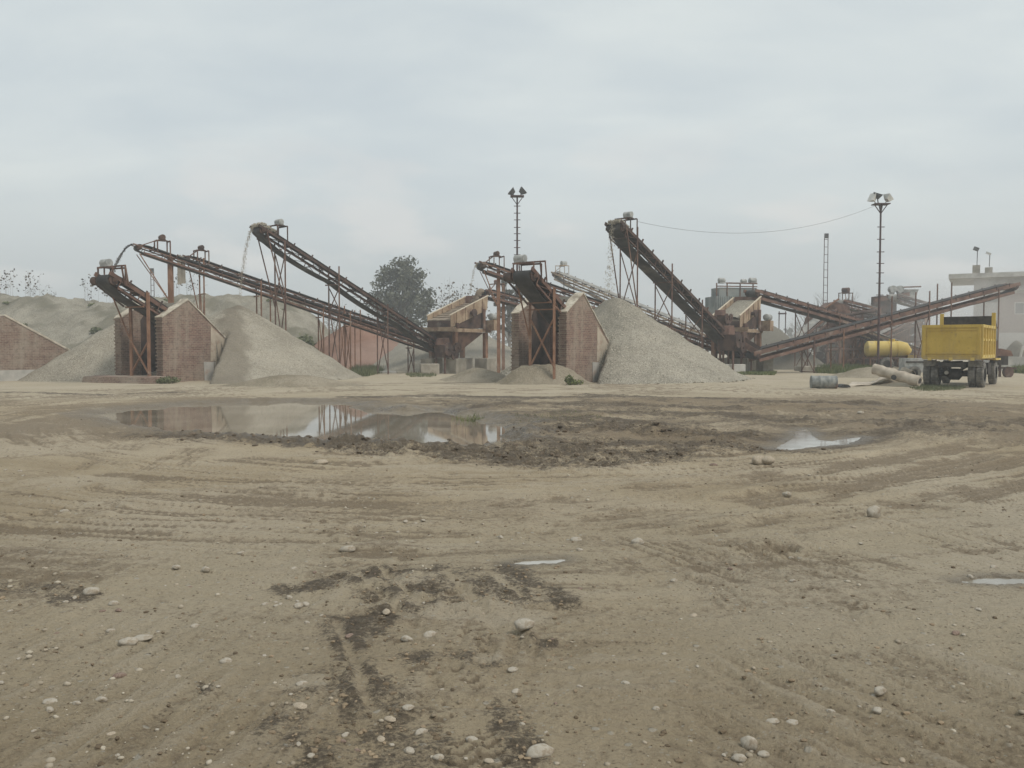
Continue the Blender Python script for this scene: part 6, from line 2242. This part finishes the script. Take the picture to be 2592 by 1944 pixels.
stone(1921, 1176, 38, 'left half of the pair of touching tan boulders on the open ground', ST[0], hscale=1.3, bury=0.1)
stone(1943, 1177, 36, 'right half of the pair of touching tan boulders on the open ground', ST[1], hscale=1.25, bury=0.1)
stone(1806, 1178, 20, 'small reddish brown stone left of the paired boulders', SD[0])
stone(1637, 1178, 18, 'small pale stone in front of the churned mud, left of the brown one', SM[1], hscale=1.2)
stone(812, 1172, 38, 'flat tan stone lying in front of the big puddle mud', ST[2], hscale=0.8)
stone(1326, 1608, 54, 'bright white stone beside the dark hollow in the middle foreground', SM[2], hscale=1.0, bury=0.05)
stone(1366, 1926, 78, 'long pale stone at the bottom edge of the picture', SM[3], hscale=0.8)
stone(1895, 1898, 46, 'upright pale stone near the bottom edge right of centre', SM[4], hscale=1.6, bury=0.05)
stone(1870, 1925, 40, 'low stone leaning against the upright pale one', SM[5])
stone(1932, 1912, 34, 'flat stone just right of the upright pale one', SM[6])
stone(2227, 1764, 40, 'round tan stone in the right foreground beside tyre marks', SM[7], hscale=1.3, bury=0.1)
stone(2212, 1318, 40, 'blocky white stone on the far right track', SM[8], hscale=1.4, bury=0.1)
stone(1614, 1375, 34, 'pale stone with a dark shadow above the wet rut', SM[9], hscale=1.1, bury=0.1)
stone(1458, 1368, 32, 'flat grey stone left of the pale one above the wet rut', SM[0])
stone(880, 1395, 42, 'pale flat stone on open ground left of centre', SM[1], hscale=0.9, bury=0.15)
stone(232, 1507, 46, 'large flat pale stone in the left foreground', SM[2], hscale=0.9)
stone(288, 1536, 28, 'pale stone just right of and below the large flat left one', SM[3])
stone(521, 1450, 24, 'dark bellied round stone in the left middle ground', SM[4], hscale=1.2, bury=0.05)
stone(446, 1447, 24, 'whitish stone left of the dark bellied round one', SM[5], hscale=1.0, bury=0.1)
stone(128, 1791, 44, 'long white stone at the lower left', SM[6], hscale=0.7)
stone(195, 1801, 24, 'rounded stone right of the long white one at lower left', SM[7], hscale=1.2)
stone(256, 1780, 32, 'flat white stone at lower left, third of the small row', SM[8], hscale=0.8)
stone(325, 1634, 48, 'wide flat pale slab stone at left foreground', SM[9], hscale=0.8)
stone(362, 1620, 50, 'thin pale slab touching the wide flat one at left foreground', SM[0], hscale=0.6)
stone(280, 1598, 28, 'pale stone above the wide flat slab at left foreground', SM[1], hscale=0.9)
stone(493, 1590, 24, 'single pale cobble left of the near mud', SM[2], hscale=1.0)
stone(1089, 1607, 42, 'whitish cobble in the near mud left of centre', SM[3], hscale=0.9)
stone(764, 1740, 34, 'smooth pale stone half sunk in the near mud at bottom left', SM[4], hscale=0.9)
stone(1660, 1800, 22, 'round pale stone in the right half of the foreground', SM[5], hscale=1.2)
stone(1992, 1257, 24, 'round pale stone behind the right hand track', SM[6], hscale=1.3, bury=0.05)
stone(2003, 1416, 16, 'yellowish white stone at the right end of the wet rut', SM[7], hscale=1.1)
stone(2007, 1482, 18, 'little white stone in front of the wet rut end', SM[8])
stone(1848, 1449, 14, 'small black lump on the ground in front of the rut', SD[1], hscale=1.2)
stone(1110, 1935, 30, 'white stone cut by the bottom edge left of centre', SM[9], hscale=1.0)
stone(1955, 1830, 40, 'long flat white stone in the right foreground, one of two in line', SM[1], hscale=0.6)
stone(2005, 1827, 34, 'second long flat stone in line in the right foreground', SM[2], hscale=0.6)
stone(163, 1300, 26, 'dark topped stone in the left middle distance', SM[3], hscale=0.9)
stone(2375, 1062, 14, 'small white stone near the far right track edge', SM[4])
stone(2178, 1058, 20, 'pale stone behind the right hand puddle', SM[5])

# the many look-alike cobbles
rnd = random.Random(77)
cnt = 0
while cnt < 150:
    py = 1180 + 764 * rnd.random() ** 1.05
    px = rnd.uniform(-20, 2612)
    if 1240 < py < 1300 and rnd.random() < 0.3:
        continue
    # more stones on the left and along the foreground
    if px > 1500 and rnd.random() < 0.4:
        continue
    dcam = G(px, py).y
    size_m = 0.022 + 0.05 * rnd.random() ** 3
    wpx = size_m * FPX / dcam
    me = rnd.choice(SM) if rnd.random() < 0.68 else (rnd.choice(ST) if rnd.random() < 0.65 else rnd.choice(SD))
    stone(px, py, wpx, 'small rounded cobble scattered on the bare ground' if me not in SD else 'small brown cobble scattered on the bare ground', me, 'cobbles scattered over the bare ground', rnd.uniform(0.3, 0.48), rnd.uniform(0, 3), rnd.uniform(0.7, 1.1))
    cnt += 1

for cx_, cy_, sx_, sy_, k_ in ((200, 1215, 160, 40, 9), (60, 1140, 90, 18, 8), (700, 1530, 90, 50, 8), (1500, 1240, 200, 25, 6), (1000, 1330, 300, 30, 6)):
    for k in range(k_):
        px, py = cx_ + rnd.gauss(0, sx_ * 0.5), cy_ + rnd.gauss(0, sy_ * 0.5)
        wpx = (0.03 + 0.05 * rnd.random() ** 2) * FPX / G(px, py).y
        stone(px, py, wpx, 'small rounded cobble scattered on the bare ground', rnd.choice(SM), 'cobbles scattered over the bare ground', rnd.uniform(0.3, 0.48), rnd.uniform(0, 3), rnd.uniform(0.6, 1.0))

# uncountable pebbles
rndn = np.random.default_rng(55)
n = 5200
r_ = np.exp(rndn.uniform(math.log(2.6), math.log(26), n))
az = np.radians(rndn.uniform(-40, 40, n))
x, y = r_ * np.sin(az), r_ * np.cos(az)
dens = fbm(x * 0.6, y * 0.6, 4, 91)
keep = dens > rndn.uniform(0.40, 0.75, n)
x, y = x[keep], y[keep]
n = len(x)
h, mudm, wetm, _, _, _ = ground_fields(x, y)
k2 = h > WATER_Z + 0.01
x, y, h = x[k2], y[k2], h[k2]
n = len(x)
bmx = bmesh.new()
bmesh.ops.create_icosphere(bmx, subdivisions=1, radius=1.0)
bv = np.array([v.co[:] for v in bmx.verts])
bf = np.array([[v.index for v in f.verts] for f in bmx.faces])
bmx.free()
sz = (0.004 + 0.014 * rndn.random(n) ** 4) * (1 + 0.02 * np.hypot(x, y))
sc = sz[:, None] * np.stack([0.8 + 0.6 * rndn.random(n), 0.8 + 0.6 * rndn.random(n), 0.4 + 0.4 * rndn.random(n)], 1)
vs = bv[None] * sc[:, None] * (1 + 0.25 * (rndn.random((n, len(bv), 1)) - 0.5)) + np.stack([x, y, h + sz * 0.15], 1)[:, None]
fs = (bf[None] + (np.arange(n) * len(bv))[:, None, None]).reshape(-1, 3)
tag(np_mesh('pebbles', vs.reshape(-1, 3), fs, M['pebble'], smooth=True), 'fine pebbles strewn over the bare ground', 'pebbles', kind='stuff')
# dark soil crumbs kicked out of the damp tracks
n = 20000
r_ = np.exp(rndn.uniform(math.log(2.6), math.log(22), n))
az = np.radians(rndn.uniform(-38, 38, n))
x, y = r_ * np.sin(az), r_ * np.cos(az)
h, mudm, wetm, _, _, dampm = ground_fields(x, y)
keep = (np.maximum(dampm * 0.55, mudm) + 0.06 > rndn.random(n)) & (wetm < 0.5)
x, y, h = x[keep], y[keep], h[keep]
n = len(x)
sz = (0.003 + 0.010 * rndn.random(n) ** 4) * (1 + 0.015 * np.hypot(x, y))
sc = sz[:, None] * np.stack([0.8 + 0.8 * rndn.random(n), 0.8 + 0.8 * rndn.random(n), 0.5 + 0.4 * rndn.random(n)], 1)
vs = bv[None] * sc[:, None] * (1 + 0.5 * (rndn.random((n, len(bv), 1)) - 0.5)) + np.stack([x, y, h + sz * 0.2], 1)[:, None]
fs = (bf[None] + (np.arange(n) * len(bv))[:, None, None]).reshape(-1, 3)
M['crumb'] = simple('soil_crumb', (0.11, 0.083, 0.054), (0.28, 0.215, 0.142), 3.0, 0.95, detail=2)
tag(np_mesh('soil_crumbs', vs.reshape(-1, 3), fs, M['crumb'], smooth=False), 'small dark crumbs of soil along the damp tracks', 'soil crumbs', kind='stuff')
# coarse stones rolled down to the feet of the two front piles
n = 1500
th = rndn.uniform(math.pi * 1.02, math.pi * 2.0, n)
which = rndn.random(n) < 0.5
rad_ = np.where(which, 6.1, 6.35) + rndn.normal(0, 0.35, n)
fr_ = np.where(which, 1.5, 1.22)
cxs, cys = np.where(which, pa.x, pb.x), np.where(which, pa.y, pb.y)
x, y = cxs + rad_ * np.cos(th), cys + rad_ * np.sin(th) * fr_
okk = np.where(which, x > toeA.x + 0.2, x > toeB.x + 0.2)
x, y = x[okk], y[okk]
n = len(x)
sz = 0.02 + 0.05 * rndn.random(n) ** 3
sc = sz[:, None] * np.stack([0.9 + 0.6 * rndn.random(n), 0.9 + 0.6 * rndn.random(n), 0.6 + 0.4 * rndn.random(n)], 1)
hz_ = ground_fields(x, y)[0] + 0.03
vs = bv[None] * sc[:, None] * (1 + 0.4 * (rndn.random((n, len(bv), 1)) - 0.5)) + np.stack([x, y, hz_], 1)[:, None]
fs = (bf[None] + (np.arange(n) * len(bv))[:, None, None]).reshape(-1, 3)
tag(np_mesh('gravel_spill', vs.reshape(-1, 3), fs, M['gravel'], smooth=False), 'loose coarse stones strewn round the feet of the front piles', 'gravel', kind='stuff')
# mud clods along the puddle shore
n = 700
sel = [MUDS[0], MUDS[1], MUDS[2], MUDS[3], MUDS[4]]
pp = []
for k in range(n):
    P, wd, cl_ = sel[rndn.integers(len(sel))]
    i = rndn.integers(len(P) - 1)
    q = P[i] + (P[i + 1] - P[i]) * rndn.random() + rndn.normal(0, wd * 0.5, 2)
    pp.append(q)
pp = np.array(pp)
h = ground_fields(pp[:, 0], pp[:, 1])[0]
sz = 0.01 + 0.04 * rndn.random(n) ** 4
sc = sz[:, None] * np.stack([1 + 0.6 * rndn.random(n), 1 + 0.6 * rndn.random(n), 0.6 + 0.4 * rndn.random(n)], 1)
vs = bv[None] * sc[:, None] * (1 + 0.5 * (rndn.random((n, len(bv), 1)) - 0.5)) + np.stack([pp[:, 0], pp[:, 1], h + sz * 0.2], 1)[:, None]
fs = (bf[None] + (np.arange(n) * len(bv))[:, None, None]).reshape(-1, 3)
M['clod'] = simple('mud_clod', (0.075, 0.057, 0.038), (0.15, 0.115, 0.08), 4.0, 0.8)
tag(np_mesh('mud_clods', vs.reshape(-1, 3), fs, M['clod'], smooth=False), 'dark mud clods churned up along the puddle', 'mud clods', kind='stuff')

# ------------------------------------------------------------------ haze
hz = MB().box((0, 0, 8.0), (2000, 2000, 19.0)).build('haze', bpy.data.materials.new('dusty_air'))
hm = hz.data.materials[0]
hm.use_nodes = True
nt = hm.node_tree
nt.nodes.clear()
out = nt.nodes.new("ShaderNodeOutputMaterial")
pv = nt.nodes.new("ShaderNodeVolumePrincipled")
pv.inputs["Color"].default_value = (0.88, 0.92, 0.95, 1)
pv.inputs["Density"].default_value = 0.0019
pv.inputs["Anisotropy"].default_value = 0.1
nt.links.new(pv.outputs[0], out.inputs["Volume"])
tag(hz, kind='stuff')

# drifting dust where the conveyors discharge
dm_ = bpy.data.materials.new('drifting_dust')
dm_.use_nodes = True
nt = dm_.node_tree
nt.nodes.clear()
out = nt.nodes.new("ShaderNodeOutputMaterial")
pv = nt.nodes.new("ShaderNodeVolumePrincipled")
pv.inputs["Color"].default_value = (0.9, 0.87, 0.84, 1)
pv.inputs["Density"].default_value = 0.024
nt.links.new(pv.outputs[0], out.inputs["Volume"])
for px, py, d, sx, sy, sz_ in ((2560, 775, 64, 5.5, 5, 3.0), (2500, 850, 66, 7.5, 6, 3.6), (2420, 800, 68, 7, 5, 3.2), (1990, 880, 66, 5, 3.5, 2.2), (1150, 905, 61, 9, 4, 1.8)):
    bm = bmesh.new()
    bmesh.ops.create_icosphere(bm, subdivisions=3, radius=1.0)
    me = bpy.data.meshes.new('dust_cloud')
    bm.to_mesh(me)
    bm.free()
    me.materials.append(dm_)
    o = bpy.data.objects.new('dust_cloud', me)
    col.objects.link(o)
    o.location = W(px, py, d)
    o.scale = (sx, sy, sz_)
    tag(o, kind='stuff')
